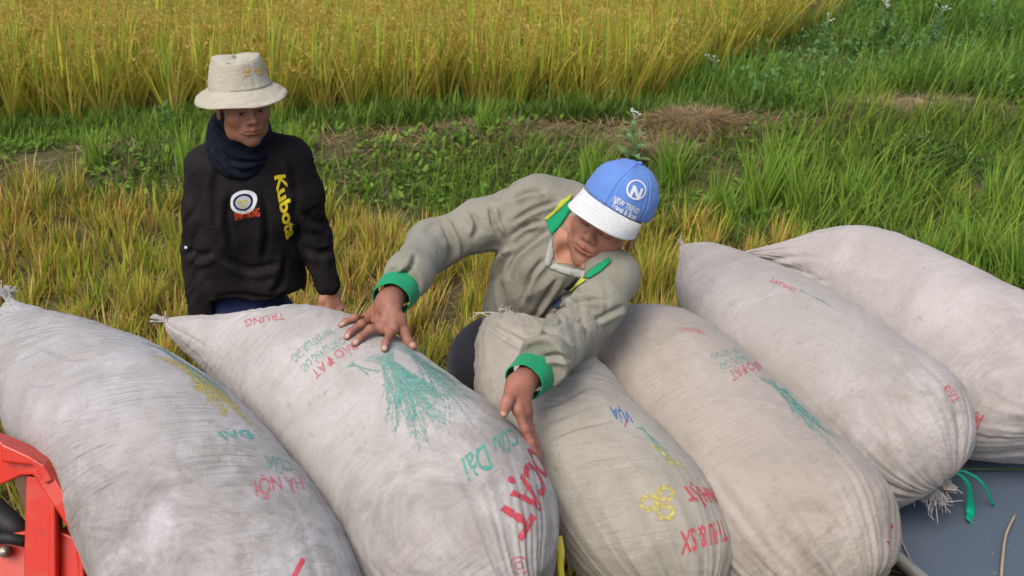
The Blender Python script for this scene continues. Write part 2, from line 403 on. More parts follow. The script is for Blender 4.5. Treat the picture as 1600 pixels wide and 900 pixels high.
# ------------------------------------------------------------------ ground
def zg(x, y):
    x = np.asarray(x, float); y = np.asarray(y, float)
    yc = 6.85 + .17 * np.clip(x, -12, 12)
    z = .17 * np.exp(-((y - yc) / .6) ** 2)
    p = np.stack([x * .9, y * .9, 0 * x], -1); z = z + .05 * fbm(p, 3, 3) * (np.abs(x) < 30) * (y < 30) * np.clip((y - 4.8) / 1.0, .25, 1)
    p = np.stack([x * 7, y * 7, 0 * x], -1); z = z + .012 * fbm(p, 2, 5)
    return z
gm = Mat('field_soil', .95, .1)
g0 = gm.mix(gm.noise(2.2, 6), (.075, .055, .030), (.13, .10, .06))
g1 = gm.mix(gm.ramp(gm.noise(1.1, 6, .65), [(.4, (0, 0, 0)), (.62, (1, 1, 1))]), g0, (.05, .075, .02))
g2 = gm.mix(gm.ramp(gm.noise(30, 5, .7), [(.45, (0, 0, 0)), (.7, (.7, .7, .7))]), g1, (.2, .165, .095))
gm.color(g2); gm.bump(gm.noise(25, 6, .7), .8, .03)
xs = np.concatenate([[-250, -120, -60, -30, -18], np.arange(-12, 12.01, .12), [18, 30, 60, 120, 250]])
ys = np.concatenate([[-120, -50, -20, -8, -4], np.arange(-2, 20.01, .12), [28, 45, 80, 150, 300]])
GX, GY = np.meshgrid(xs, ys, indexing='ij'); GZ = zg(GX, GY)
V = np.stack([GX, GY, GZ], -1).reshape(-1, 3); ny = len(ys)
I, J = np.meshgrid(np.arange(len(xs) - 1), np.arange(ny - 1), indexing='ij'); a = (I * ny + J).ravel()
tag(mesh_np('ground', V, np.stack([a, a + ny, a + ny + 1, a + 1], 1), gm.m), kind='structure', label='brown field soil with a low grassy bank between stubble and standing rice')

def blades(pos, h, wd, az, lean, bend, c0, c1, seg=4, twist=0.5):
    n = len(pos); h = np.broadcast_to(h, (n,)); wd = np.broadcast_to(wd, (n,)); lean = np.broadcast_to(lean, (n,)); bend = np.broadcast_to(bend, (n,))
    d = np.stack([np.cos(az), np.sin(az), 0 * az], 1); sa = az + math.pi / 2 + rng.normal(0, twist, n); s_ = np.stack([np.cos(sa), np.sin(sa), 0 * az], 1)
    V = np.zeros((n, seg * 2 + 1, 3)); C = np.zeros((n, seg * 2 + 1, 3)); p = pos.copy()
    for i in range(seg + 1):
        t = i / seg; k = (1 - t ** 2.2) * .5 * (.75 + .5 * min(1, 3 * t)); col = c0 * (1 - t) + c1 * t
        if i < seg:
            V[:, 2 * i] = p - s_ * (wd * k)[:, None]; V[:, 2 * i + 1] = p + s_ * (wd * k)[:, None]; C[:, 2 * i] = col; C[:, 2 * i + 1] = col
            th = lean + bend * (t + .5 / seg)
            p = p + (h / seg)[:, None] * (d * np.sin(th)[:, None] + np.array([0, 0, 1.]) * np.cos(th)[:, None])
        else: V[:, 2 * seg] = p; C[:, 2 * seg] = col
    base = (np.arange(n) * (2 * seg + 1))[:, None]
    Q = np.concatenate([base + np.array([[2 * i, 2 * i + 1, 2 * i + 3, 2 * i + 2]]) for i in range(seg - 1)]) if seg > 1 else np.zeros((0, 4), int)
    T = base + np.array([[2 * seg - 2, 2 * seg - 1, 2 * seg]])
    return V.reshape(-1, 3), Q, T, C.reshape(-1, 3), V[:, 2 * seg]
class Veg:
    def __init__(s): s.V = []; s.Q = []; s.T = []; s.C = []; s.n = 0
    def add(s, V, Q, T, C, *_):
        s.V.append(V); s.C.append(C)
        if len(Q): s.Q.append(Q + s.n)
        if len(T): s.T.append(T + s.n)
        s.n += len(V)
    def build(s, name, mat=LEAF, parent=None, **k):
        o = mesh_np(name, np.vstack(s.V), [np.vstack(s.Q) if s.Q else np.zeros((0, 4), int), np.vstack(s.T) if s.T else np.zeros((0, 3), int)], mat, parent, True, {'tint': np.vstack(s.C)})
        return tag(o, **k)
def pal(n, cols, wts=None, jit=.15):
    cols = np.array(cols); i = rng.choice(len(cols), n, p=wts); return np.clip(cols[i] * (1 + rng.normal(0, jit, (n, 1))), .003, 1)
def rows(x0, x1, y0, y1, sp, jit=.3):
    X, Y = np.meshgrid(np.arange(x0, x1, sp), np.arange(y0, y1, sp), indexing='ij'); X = X.ravel() + rng.normal(0, sp * jit, X.size); Y = Y.ravel() + rng.normal(0, sp * jit, Y.size)
    return X, Y
def at_z(X, Y, dz=0.0): return np.stack([X, Y, zg(X, Y) + dz], 1)
def hills(X, Y, per, rad):
    p = at_z(X, Y); n = len(p); p = np.repeat(p, per, 0); a = rng.uniform(0, 2 * math.pi, len(p)); r = rad * np.sqrt(rng.uniform(0, 1, len(p)))
    p[:, 0] += r * np.cos(a); p[:, 1] += r * np.sin(a); return p, a, np.repeat(np.arange(n), per)
GREEN = [(.125, .27, .028), (.17, .35, .038), (.085, .20, .024), (.26, .38, .05)]
GREEN_D = [(.035, .09, .018), (.05, .12, .02), (.075, .15, .028)]
GOLD = [(.68, .53, .09), (.60, .44, .08), (.54, .50, .08), (.74, .62, .15)]
STRAW = [(.33, .23, .08), (.26, .15, .045), (.42, .32, .14)]
YG = [(.42, .48, .05), (.52, .52, .06), (.28, .39, .035)]
# ---- standing rice
nrm0 = lambda v: np.array(v, float) / np.linalg.norm(v)
def rice_front(x): return np.where(x < .9, 7.5 + .03 * x, 7.53 + 1.32 * (x - .9))
def make_rice(x0, x1, y0, y1, sp, per, pan, name, label):
    X, Y = rows(x0, x1, y0, y1, sp, .28); k = Y > rice_front(X) + .12 * noise3(np.stack([X * 1.3, Y * 0, X * 0], 1), 4); X, Y = X[k], Y[k]
    v = Veg(); big = fbm(np.stack([X * .8, Y * .8, 0 * X], 1), 3, 9)
    p, a, hid = hills(X, Y, per, .05); n = len(p); sway = .10 + .12 * fbm(np.stack([X * .6, Y * .6, 0 * X], 1), 2, 19)[hid]
    hh = rng.uniform(.5, .8, n) * (1 + .1 * big[hid])
    c0 = pal(n, GREEN[:2] + STRAW + GOLD[1:2] + YG[:1]); c1 = pal(n, YG + GOLD + GREEN[:1], [.12, .17, .06, .18, .14, .14, .16, .03])
    v.add(*blades(p, hh, rng.uniform(.008, .015, n), np.where(rng.uniform(size=n) < .4, rng.normal(.2, .5, n), a), rng.uniform(.02, .35, n), rng.uniform(.05, .8, n), c0, c1, 3))
    # upright flag leaves
    m = max(3, per // 4); p, a, hid = hills(X, Y, m, .04); n = len(p); p[:, 2] += rng.uniform(.3, .5, n)
    v.add(*blades(p, rng.uniform(.25, .46, n), rng.uniform(.010, .017, n), a * .15 + .3 * math.pi, rng.uniform(0, .35, n), rng.uniform(0, .5, n), pal(n, GREEN[:2] + YG[:2]), pal(n, YG + [(.38, .42, .06)]), 4))
    # drooping panicles with grains
    p, a, hid = hills(X, Y, pan, .05); n = len(p); h = rng.uniform(.42, .8, n)
    ln = rng.uniform(.05, .3, n); V1, Q1, T1, C1, tip = blades(p, h, .004, a, ln, .15, pal(n, GREEN[:2] + YG), pal(n, YG + GOLD[:2]), 3); v.add(V1, Q1, T1, C1)
    az = np.where(rng.uniform(size=n) < .6, rng.normal(-.5, .8, n), a); L = rng.uniform(.16, .24, n)
    g = 9; d = np.stack([np.cos(az), np.sin(az), 0 * az], 1); q = tip.copy(); cols = pal(n, [(.68, .48, .12), (.74, .56, .16), (.60, .38, .09), (.7, .6, .16)])
    GV = []; GC = []
    for i in range(g):
        th = .35 + 2.3 * (i / g) ** .8; q = q + (L / g)[:, None] * (d * math.sin(th) + np.array([0, 0, math.cos(th)]))
        for sgn in (-1, 1):
            o = rng.normal(0, .006, (n, 3)); ax_ = nrm0([.2, .3, -1]) + rng.normal(0, .4, (n, 3)); s_ = rng.normal(0, 1, (n, 3)); s_ /= np.linalg.norm(s_, axis=1)[:, None]
            c = q + o + s_ * .004; e = .0085
            GV.append(np.stack([c - ax_ * e, c + s_ * .005, c + ax_ * e, c - s_ * .005], 1)); GC.append(np.repeat((cols * rng.uniform(.75, 1.2, (n, 1)))[:, None, :], 4, 1))
    GV = np.concatenate(GV).reshape(-1, 3); GC = np.concatenate(GC).reshape(-1, 3)
    v.add(GV, np.arange(len(GV)).reshape(-1, 4), [], GC)
    return v.build(name, kind='stuff', label=label)
make_rice(-5.4, 8.2, 7.3, 10.4, .175, 21, 15, 'standing_rice', 'ripe golden rice standing at the back of the field with drooping heads')
make_rice(-6, 8, 10.4, 14, .36, 13, 3, 'far_rice', 'ripe rice continuing away behind the front rows')
# ---- harvested stubble
def stub_max(x): return np.where(x < 1.6, 5.62 - .13 * (x + .5) + .1 * np.sin(x * 3.1), 5.3 - 1.1 * (x - 1.6))
X, Y = rows(-5.2, 3.4, 2.0, 5.9, .16, .26); k = (Y < stub_max(X)) & ~((X > -.9) & (Y < 2.15)); X, Y = X[k], Y[k]
v = Veg(); per = 44; p, a, hid = hills(X, Y, per, .07); n = len(p); tone = fbm(np.stack([X * 1.4, Y * 1.4, 0 * X], 1), 3, 30)[hid]
dry = rng.uniform(size=n) < np.clip(.5 + .5 * tone, .15, .88)
c0 = np.where(dry[:, None], pal(n, STRAW + GOLD[1:2]), pal(n, GREEN[2:3] + YG + STRAW[:1])); c1 = np.where(dry[:, None], pal(n, [(.62, .40, .10), (.70, .52, .14), (.50, .27, .07), (.64, .52, .11)]), pal(n, YG + [(.5, .52, .06)] + GREEN[3:]))
lean0 = .12 + .1 * rng.normal(size=n)
az = np.where(rng.uniform(size=n) < .45, rng.normal(.25, .7, n), a)
hs = (1 + .35 * rng.normal(size=len(X)))[hid].clip(.55, 1.5); v.add(*blades(p, rng.uniform(.12, .24, n) * hs, rng.uniform(.005, .011, n), az, np.abs(rng.normal(.12, .2, n)), rng.uniform(-.1, .7, n), c0, c1, 3))
p, a, hid = hills(X, Y, 5, .1); n = len(p)   # cut straw lying about
v.add(*blades(p + [0, 0, .03], rng.uniform(.12, .3, n), .005, a, rng.uniform(1.0, 1.5, n), rng.uniform(-.2, .3, n), pal(n, STRAW), pal(n, STRAW + [(.5, .42, .24)]), 3))
v.build('rice_stubble', kind='stuff', label='cut rice stubble regrowing green and orange around the two men')
# ---- green grass of the bank and to the right
def grass(name, N, xr, yr, keep, hr, wr, cols0, cols1, lean=.3, bend=.7, clump=1.2, seed=50, label=''):
    X = rng.uniform(*xr, N); Y = rng.uniform(*yr, N); dn = fbm(np.stack([X * clump, Y * clump, 0 * X], 1), 3, seed); k = keep(X, Y, dn); X, Y, dn = X[k], Y[k], dn[k]
    p = at_z(X, Y); n = len(p); a = rng.uniform(0, 2 * math.pi, n); a = np.where(rng.uniform(size=n) < .35, rng.normal(.3, .6, n), a)
    h = rng.uniform(*hr, n) * (1 + .7 * dn) ; h = np.clip(h, .03, 1)
    v = Veg(); v.add(*blades(p, h, rng.uniform(*wr, n), a, np.abs(rng.normal(0, lean, n)), rng.uniform(0, bend, n), pal(n, cols0), pal(n, cols1), 4)); return v
bare = lambda X, Y: np.exp(-((Y - (6.85 + .17 * X)) / .34) ** 2) * (X > -3.4) * (fbm(np.stack([X * .9, Y * .9, 0 * X], 1), 3, 77) + .14 > 0)
v = grass('g', 54000, (-6, 6.5), (5.0, 7.8), lambda X, Y, d: (Y > stub_max(X) - .12) & (Y < rice_front(X) + .25) & (bare(X, Y) < rng.uniform(.05, .9, len(X))) & (d > rng.uniform(-.9, .05, len(X))), (.07, .20), (.004, .009), GREEN_D + GREEN[:1], GREEN + GREEN[1:2] + YG[2:], .35, .8, 1.3, 50)
v.build('bank_grass', kind='stuff', label='short bright green grass along the low bank')
v = grass('g', 27000, (1.7, 7.5), (2.4, 8.0), lambda X, Y, d: (Y > stub_max(X) + .02) & (d > rng.uniform(-.6, .25, len(X))) & (bare(X, Y) < .5), (.15, .36), (.005, .010), GREEN_D + GREEN, GREEN + YG[2:] + YG[:1], .45, 1.1, 2.4, 90)
v.build('tall_grass', kind='stuff', label='taller tufted green grass to the right of the stubble')
v = grass('g', 26000, (1.2, 9), (7.5, 13.5), lambda X, Y, d: (Y < rice_front(X) + .3) & (d > rng.uniform(-.9, .2, len(X))), (.22, .46), (.007, .014), GREEN_D + GREEN[:1], GREEN, .4, .9, 1.1, 120)
v.build('far_grass', kind='stuff', label='rank green weeds right of the standing rice')
v = grass('g', 17000, (-6.5, 2.5), (7.1, 7.6), lambda X, Y, d: (d > rng.uniform(-.8, .25, len(X))), (.08, .28), (.006, .014), GREEN_D, GREEN_D[1:] + GREEN, .5, 1.0, 1.6, 140)
v.build('edge_weeds', kind='stuff', label='dark green weeds at the foot of the standing rice')
def cover(N, xr, yr, keep, label, cols, hz=.07):
    X = rng.uniform(*xr, N); Y = rng.uniform(*yr, N); d = fbm(np.stack([X * 1.6, Y * 1.6, 0 * X], 1), 3, 200); k = keep(X, Y, d); X, Y, d = X[k], Y[k], d[k]; n = len(X)
    v = Veg(); v.add(*blades(at_z(X, Y) + np.stack([0 * X, 0 * X, rng.uniform(0, 1, n) * hz * (1 + d)], 1), rng.uniform(.03, .075, n), rng.uniform(.018, .038, n), rng.uniform(0, 6.28, n), rng.uniform(.5, 1.4, n), rng.uniform(0, .6, n), pal(n, cols), pal(n, cols), 2)); return v
cover(20000, (-5.5, 6.5), (5.4, 8.0), lambda X, Y, d: (Y > stub_max(X)) & (Y < rice_front(X) + .1) & (d > -.08), '', GREEN_D[1:] + GREEN).build('broadleaf_cover', kind='stuff', label='low broad leaved ground cover in patches on the bank')
cover(11000, (1.8, 8.5), (7.2, 12.5), lambda X, Y, d: (Y < rice_front(X) - .1) & (d > -.1), '', [(.10, .26, .08), (.14, .31, .11), (.07, .2, .05)], .3).build('weed_cover', kind='stuff', label='leafy weeds among the grass at the upper right')
# individual long tufts on the bank
TUFTS = [(1215, 300, .55), (1180, 330, .5), (1250, 330, .42), (1130, 350, .38), (1520, 420, .45), (1450, 430, .4), (1330, 330, .42), (160, 285, .3), (300, 290, .36), (345, 290, .34), (760, 235, .28), (1560, 330, .4), (1590, 440, .45), (470, 265, .24), (1050, 290, .4), (925, 290, .34)]
for (tx, ty, th) in TUFTS:
    g = PZ(tx, ty, .05); n = 75; a = rng.uniform(0, 2 * math.pi, n); r = .09 * np.sqrt(rng.uniform(size=n))
    p = at_z(g[0] + r * np.cos(a), g[1] + r * np.sin(a)); v = Veg()
    v.add(*blades(p, rng.uniform(.5, 1.1, n) * th, rng.uniform(.006, .012, n), a * .4 + .3, np.abs(rng.normal(.1, .2, n)), rng.uniform(.1, .9, n), pal(n, GREEN), pal(n, GREEN[1:] + YG[2:]), 5))
    side = 'left' if tx < 600 else 'right' if tx > 1100 else 'middle'
    where = {(1215): 'tallest arching tuft of grass on the bank behind the rearmost sacks', 1180: 'grass tuft just left of the tallest tuft on the bank', 1250: 'grass tuft just right of the tallest tuft on the bank', 1130: 'low grass tuft above the tied corner of the fifth sack', 1520: 'green tuft over the top edge of the rightmost sack', 1450: 'grass tuft just behind the hump of the rightmost sack', 1330: 'grass tuft below the white flowering bush', 160: 'leftmost green grass tuft on the bank behind the stubble', 300: 'grass tuft left of the standing man at shoulder height', 345: 'grass tuft touching the shoulder of the standing man in black', 760: 'small grass tuft on the bare straw patch between the men', 1560: 'grass tuft near the right edge beside dark soil', 1590: 'grass tuft in the far right corner above the sack', 470: 'short grass tuft right of the black shirt shoulder', 1050: 'grass tuft right of the blue cap', 925: 'grass tuft behind the top of the blue cap'}[tx]
    v.build('grass_tuft', label=where, cat='grass tuft', group='long grass tufts on the bank')
# straw lying over the bank
N_ = 4300; X = rng.uniform(-5, 5.5, N_); Y = 6.85 + .17 * X + rng.normal(0, .3, N_); k = fbm(np.stack([X * .8, Y * 1.5, 0 * X], 1), 3, 61) > -.08; X, Y = X[k], Y[k]; n = len(X); v = Veg()
v.add(*blades(at_z(X, Y, .02), rng.uniform(.08, .25, n), .006, rng.uniform(0, 6.28, n), rng.uniform(1.2, 1.6, n), rng.uniform(-.3, .4, n), pal(n, STRAW + [(.34, .3, .22)], None, .3), pal(n, STRAW + [(.42, .38, .28), (.5, .44, .3)], None, .3), 3)); v.build('loose_straw', kind='stuff', label='dry straw scattered over the bank')
# straw heaps
def straw_heap(px, py, rx, ry, hz, cols, label, N=2600):
    c = PZ(px, py, .17); th = np.linspace(0, 2 * math.pi, 40, endpoint=False); rr = np.linspace(0, 1, 12); V = []
    for r in rr:
        x = c[0] + rx * r * np.cos(th); y = c[1] + ry * r * np.sin(th); V.append(np.stack([x, y, zg(x, y) - .02 + (hz + .02) * (1 - r ** 2) * (1 + .3 * noise3(np.stack([x * 9, y * 9, x], 1), 2))], 1))
    V = np.vstack(V); Q = [(i * 40 + k, i * 40 + (k + 1) % 40, (i + 1) * 40 + (k + 1) % 40, (i + 1) * 40 + k) for i in range(11) for k in range(40)]
    e = empty('straw_heap', (c[0], c[1], float(zg(c[0], c[1]))), label, 'straw heap', 'dry straw heaps on the bank')
    mesh_np('mound', V, Q, STRAW_M, e)
    r = np.sqrt(rng.uniform(0, 1.15, N)); t = rng.uniform(0, 2 * math.pi, N); X = c[0] + rx * r * np.cos(t); Y = c[1] + ry * r * np.sin(t)
    p = np.stack([X, Y, zg(X, Y) + hz * np.clip(1 - r ** 2, 0, 1) + rng.uniform(0, .02, N)], 1)
    v = Veg(); v.add(*blades(p, rng.uniform(.07, .2, N), .0045, t + rng.normal(0, .7, N), rng.uniform(1.2, 1.7, N), rng.uniform(-.3, .5, N), pal(N, cols, None, .25), pal(N, cols, None, .25), 3))
    v.build('straw', LEAF, e, kind='stuff')
STRAW_M = plain('matted_straw', (.24, .18, .11), .95, .1, .4, 40, 0, .6)
SC = [(.42, .32, .19), (.34, .25, .15), (.50, .41, .27), (.27, .19, .12)]
straw_heap(1085, 196, .42, .2, .1, SC + [(.42, .25, .13)], 'tan straw heap on the bank right of the blue cap')
straw_heap(1165, 190, .5, .16, .05, SC, 'low greyish straw patch joining the tan heap on its right', 1500)
straw_heap(1350, 183, .32, .16, .09, SC + [(.45, .26, .14)], 'orange brown straw heap below the green weeds at upper right')
straw_heap(1440, 170, .6, .2, .06, [(.34, .25, .16), (.26, .2, .13), (.42, .34, .22)], 'grey straw mound nearest the upper right corner', 1500)
straw_heap(770, 208, .5, .14, .03, [(.3, .24, .15), (.24, .17, .1), (.36, .3, .18)], 'flat faded straw patch on the bank between the two men', 1300)
straw_heap(1010, 222, .3, .14, .03, SC, 'thin straw patch beside the tall leafy weed', 900)
# leafy weeds (thing > stem, leaf, flower)
WEED = leaf_mat('weed_leaves', .25, .6); BLOSSOM = plain('white_blossom', (.7, .7, .68), .8, .1); STEM = plain('weed_stem', (.12, .2, .06), .7)
def weed(px, py, h, nl, ls, label, flowers=3, seed=0, col=(.13, .27, .075), cat='weed', group='broad leaved weeds'):
    r_ = np.random.default_rng(seed); c = PZ(px, py, .1); c[2] = float(zg(c[0], c[1])); e = empty('leafy_weed', c, label, cat, group)
    top = c + np.array([r_.normal(0, .04), r_.normal(0, .04), h]); m = MB(); pts = [c, c * .5 + top * .5 + [r_.normal(0, .02), 0, 0], top]; m.tube(pts, [.006, .005, .003], 6); m.build('stem', STEM, e)
    for i in range(nl):
        t = .15 + .82 * i / nl; b = c + (top - c) * t; az = i * 2.4 + r_.normal(0, .3); L = ls * (1.1 - .6 * t) * r_.uniform(.8, 1.2); W = L * .42; d = np.array([math.cos(az), math.sin(az), 0]); s_ = np.array([-d[1], d[0], 0]); V = []; q = b.copy(); th = 1.0 - .3 * t
        for j in range(7):
            u = j / 6; wd = W * .5 * math.sin(math.pi * min(1, .08 + u * .92)) ** .7 * (1.0 - .25 * u) if j < 6 else 0.001; fold = .25 * wd
            V += [q - s_ * wd + [0, 0, fold], q, q + s_ * wd + [0, 0, fold]]; q = q + L / 6 * (d * math.sin(th + u * .9) + np.array([0, 0, math.cos(th + u * .9)]))
        Q = [(j * 3 + k, j * 3 + k + 1, j * 3 + k + 4, j * 3 + k + 3) for j in range(6) for k in (0, 1)]
        cc = np.array(col) * r_.uniform(.75, 1.25); mesh_np('leaf', np.array(V), Q, WEED, e, True, {'tint': np.tile(cc, (len(V), 1))})
    for i in range(flowers):
        m = MB(); b = top + [r_.normal(0, .035), r_.normal(0, .035), r_.uniform(.0, .07)]; m.tube([top, b], [.0016, .0012], 4)
        for k in range(6): a = k * math.pi / 3; o = .011; m.tube([b, b + [o * math.cos(a), o * math.sin(a), .004]], [.004, .0035], 5, .5)
        m.build('flower', BLOSSOM, e)
weed(985, 258, .35, 14, .17, 'tall weed with broad pale leaves and white flowers behind the blue cap', 5, 1, (.17, .30, .12))
weed(1110, 135, .3, 14, .13, 'leafy weed with white flowers against the foot of the golden rice', 4, 2, (.09, .2, .06))
weed(640, 160, .24, 12, .11, 'small dark leafy weed at the foot of the rice between the two men', 2, 3, (.06, .15, .04))
weed(1290, 85, .4, 16, .14, 'leafy weed in the upper right, nearest the golden rice', 4, 4, (.08, .22, .07))
weed(1380, 60, .42, 16, .14, 'leafy weed in the upper right, next to the rice end', 5, 5, (.09, .24, .09))
weed(1460, 70, .4, 18, .14, 'bluish green leafy weed in the upper right, second from the corner', 5, 6, (.09, .24, .12))
weed(1540, 55, .42, 18, .15, 'bluish leafy weed closest to the upper right corner', 4, 7, (.08, .22, .11))
weed(520, 165, .25, 12, .12, 'dark leafy weed at the rice foot right of the bucket hat', 0, 8, (.05, .14, .04))
weed(270, 215, .26, 12, .12, 'dark leafy weed at the rice foot left of the bucket hat', 0, 9, (.06, .17, .05))
weed(860, 172, .26, 12, .12, 'leafy weed at the rice foot above the straw patch', 0, 10, (.06, .17, .05))
# low bush with tiny white flowers
c = PZ(1420, 232, .15); e = empty('flowering_bush', (c[0], c[1], float(zg(c[0], c[1]))), 'low dark bush dotted with tiny pale flowers below the grey straw mound', 'bush')
v = Veg(); n = 2600; q = rng.normal(0, 1, (n, 3)); q /= np.linalg.norm(q, axis=1)[:, None]; q *= (rng.uniform(.2, 1, (n, 1)) ** .5) * (1 + .8 * noise3(q * 2.2, 6))[:, None] * np.array([.46, .34, .17]); q[:, 2] = np.abs(q[:, 2]); pb = np.array([c[0], c[1], float(zg(c[0], c[1]))]) + q
v.add(*blades(pb, rng.uniform(.03, .07, n), .014, rng.uniform(0, 6.28, n), rng.uniform(.3, 1.4, n), .3, pal(n, GREEN_D), pal(n, GREEN_D + GREEN[:2]), 3)); v.build('leaves', LEAF, e, kind='stuff')
v = Veg(); n = 260; q = rng.normal(0, 1, (n, 3)); q /= np.linalg.norm(q, axis=1)[:, None]; q *= (rng.uniform(.5, 1, (n, 1)) ** .5) * (1 + .8 * noise3(q * 2.2, 6))[:, None] * np.array([.44, .32, .18]); q[:, 2] = np.abs(q[:, 2]); pb = np.array([c[0] + .02, c[1], float(zg(c[0], c[1]))]) + q
v.add(*blades(pb, .016, .012, rng.uniform(0, 6.28, n), rng.uniform(.3, 1.4, n), .3, pal(n, [(.32, .42, .24)]), pal(n, [(.5, .54, .4)]), 2)); v.build('blossoms', LEAF, e, kind='stuff')
m = MB()
for i in range(14): a = i * .449; m.tube([[c[0], c[1], float(zg(c[0], c[1]))], [c[0] + .3 * math.cos(a), c[1] + .22 * math.sin(a), float(zg(c[0], c[1])) + .17]], [.005, .002], 5)
m.build('stems', STEM, e)

# ------------------------------------------------------------------ metal deck and red machine frame
DECK_Z = .835
dk = Mat('blue_grey_painted_steel', .45, .4)
dc = dk.mix(dk.noise(1.6, 6, .6), (.062, .088, .125), (.088, .118, .158)); dc = dk.mix(dk.ramp(dk.noise(28, 6, .75), [(.63, (0, 0, 0)), (.74, (.55, .55, .55))]), dc, (.26, .27, .27))
dc = dk.mix(dk.ramp(dk.noise(5, 5, .7), [(.52, (0, 0, 0)), (.75, (.35, .35, .35))]), dc, (.15, .14, .12)); dk.color(dc); dk.bump(dk.noise(3, 4), .15, .02)
steel = plain('bare_steel', (.5, .5, .5), .35, .5, .2, 30, .9)
deck = empty('metal_deck', (1.6, 1.2, 0), 'blue grey steel deck with a bright rim lying under the two right sacks', 'deck')
ea, eb = PZ(1385, 852, DECK_Z)[:2], PZ(1440, 903, DECK_Z)[:2]; du = (eb - ea) / np.linalg.norm(eb - ea); du = np.array([.44, -.898]); dv = np.array([-du[1], du[0]])
def u2(p, t, s=0): return np.array(p) + t * du + s * dv
A = ea - du * .42 
m = MB(); a0, b0, c0_, d0 = u2(A, 0), u2(A, 3.4), u2(A, 3.4, 2.6), u2(A, 0, 2.6)
def slab(m, cor, z0, z1):
    V = [[*c, z0] for c in cor] + [[*c, z1] for c in cor]; m.add(V, [(3, 2, 1, 0), (4, 5, 6, 7)] + [(i, (i + 1) % 4, 4 + (i + 1) % 4, 4 + i) for i in range(4)])
slab(m, [a0, b0, c0_, d0], DECK_Z - .012, DECK_Z); m.build('deck_sheet', dk.m, deck, False)
m = MB(); m.bar([*u2(A, -.0, -.012), DECK_Z + .004], [*u2(A, 3.4, -.012), DECK_Z + .004], (0, 0, 1), .02, .03); m.build('rim', plain('galvanised_steel', (.5, .51, .5), .4, .5, .25, 40, .35), deck)
m = MB()
for s_ in (0.05, 1.3, 2.5): m.bar([*u2(A, .05, s_), DECK_Z - .045], [*u2(A, 3.35, s_), DECK_Z - .045], (0, 0, 1), .05, .06)
m.build('under_beams', dk.m, deck)
for t_ in (.25, 3.1):
    for s_ in (.08, 2.4):
        m = MB(); p = u2(A, t_, s_); m.bar([*p, -.03], [*p, DECK_Z - .07], (1, 0, 0), .06, .06); m.build('leg', dk.m, deck)
red = Mat('red_paint', .32, .5); red.color(red.mix(red.ramp(red.noise(18, 6, .7), [(.6, (0, 0, 0)), (.78, (.5, .5, .5))]), (.52, .022, .008), (.26, .05, .03))); red.color(red.mix(red.ramp(red.noise(3.5, 7, .75), [(.5, (0, 0, 0)), (.72, (.6, .6, .6))]), red.mix(red.ramp(red.noise(22, 6, .7), [(.6, (0, 0, 0)), (.72, (.7, .7, .7))]), (.52, .022, .008), (.20, .04, .03)), (.36, .16, .11))); red.bump(red.noise(200, 2), .06, .001); red = red.m
rubber = plain('black_rubber', (.016, .017, .018), .6, .3, .3); bolt_m = plain('zinc_bolt', (.4, .38, .32), .4, .5, .3, 60, .8)
fz = 2.08
fr = empty('red_guard_frame', (P(60, 880, fz)[0], P(60, 880, fz)[1], 0), 'bright red steel guard frame pressing into the nearest sack at lower left', 'machine')
def bent_plate(name, pts, back, th=.035, lip=.0):      # pts: outer and inner pixel outline pairs; back pushes it away for thickness
    V = []; n = len(pts)
    for o_, i_, d in pts:
        a, b = P(*o_, d), P(*i_, d); f = CF * th; V += [a, b, b + f, a + f]
    Q = [(i * 4 + k, i * 4 + (k + 1) % 4, i * 4 + 4 + (k + 1) % 4, i * 4 + 4 + k) for i in range(n - 1) for k in range(4)] + [(0, 3, 2, 1), ((n - 1) * 4, (n - 1) * 4 + 1, (n - 1) * 4 + 2, (n - 1) * 4 + 3)]
    m = MB(); m.add(V, Q); o = m.build(name, red, fr, False)
    bv = o.modifiers.new('edge', 'BEVEL'); bv.width = .004; bv.segments = 2; return o
bent_plate('top_rail', [((-160, 640), (-150, 700), 2.1), ((-60, 668), (-60, 734), 2.08), ((0, 690), (0, 758), 2.06), ((48, 712), (32, 743), 2.05), ((66, 722), (50, 742), 2.04), ((80, 738), (60, 756), 2.04), ((104, 780), (84, 792), 2.03), ((126, 818), (104, 824), 2.03), ((128, 840), (120, 842), 2.03), ((131, 905), (122, 905), 2.02), ((140, 1040), (131, 1040), 2.0)], 0, .06)
bent_plate('side_flange', [((0, 692), (2, 722), 2.035), ((46, 713), (52, 728), 2.03), ((68, 727), (62, 742), 2.03), ((82, 750), (70, 757), 2.03)], 0, .02)
bent_plate('inner_post', [((84, 752), (40, 742), 2.06), ((84, 900), (36, 900), 2.05), ((86, 1060), (34, 1060), 2.04)], 0, .045)
bent_plate('post_edge', [((86, 760), (76, 752), 2.045), ((87, 900), (74, 900), 2.035), ((90, 1060), (76, 1060), 2.025)], 0, .02)
bent_plate('outer_post', [((120, 842), (88, 828), 2.07), ((126, 905), (92, 905), 2.06), ((136, 1060), (98, 1060), 2.05)], 0, .05)
bent_plate('gusset', [((42, 830), (-40, 840), 2.12), ((42, 905), (-60, 905), 2.1), ((40, 1060), (-70, 1060), 2.09)], 0, .012)
m = MB(); m.tube([P(-60, 780, 2.2), P(-10, 800, 2.17), P(20, 822, 2.15), P(40, 838, 2.14)], [.035, .032, .026, .02], 14); m.build('rubber_boot', rubber, fr)
m = MB(); m.tube([P(-40, 846, 2.1), P(10, 840, 2.09), P(40, 846, 2.09)], [.012] * 3, 10); m.build('hose', rubber, fr)
m = MB(); m.tube([P(7, 862, 2.11), P(7, 862, 2.085)], [.013, .012], 6); m.tube([P(7, 862, 2.085), P(7, 862, 2.07)], [.007, .006], 10); m.build('bolt', bolt_m, fr)
m = MB()
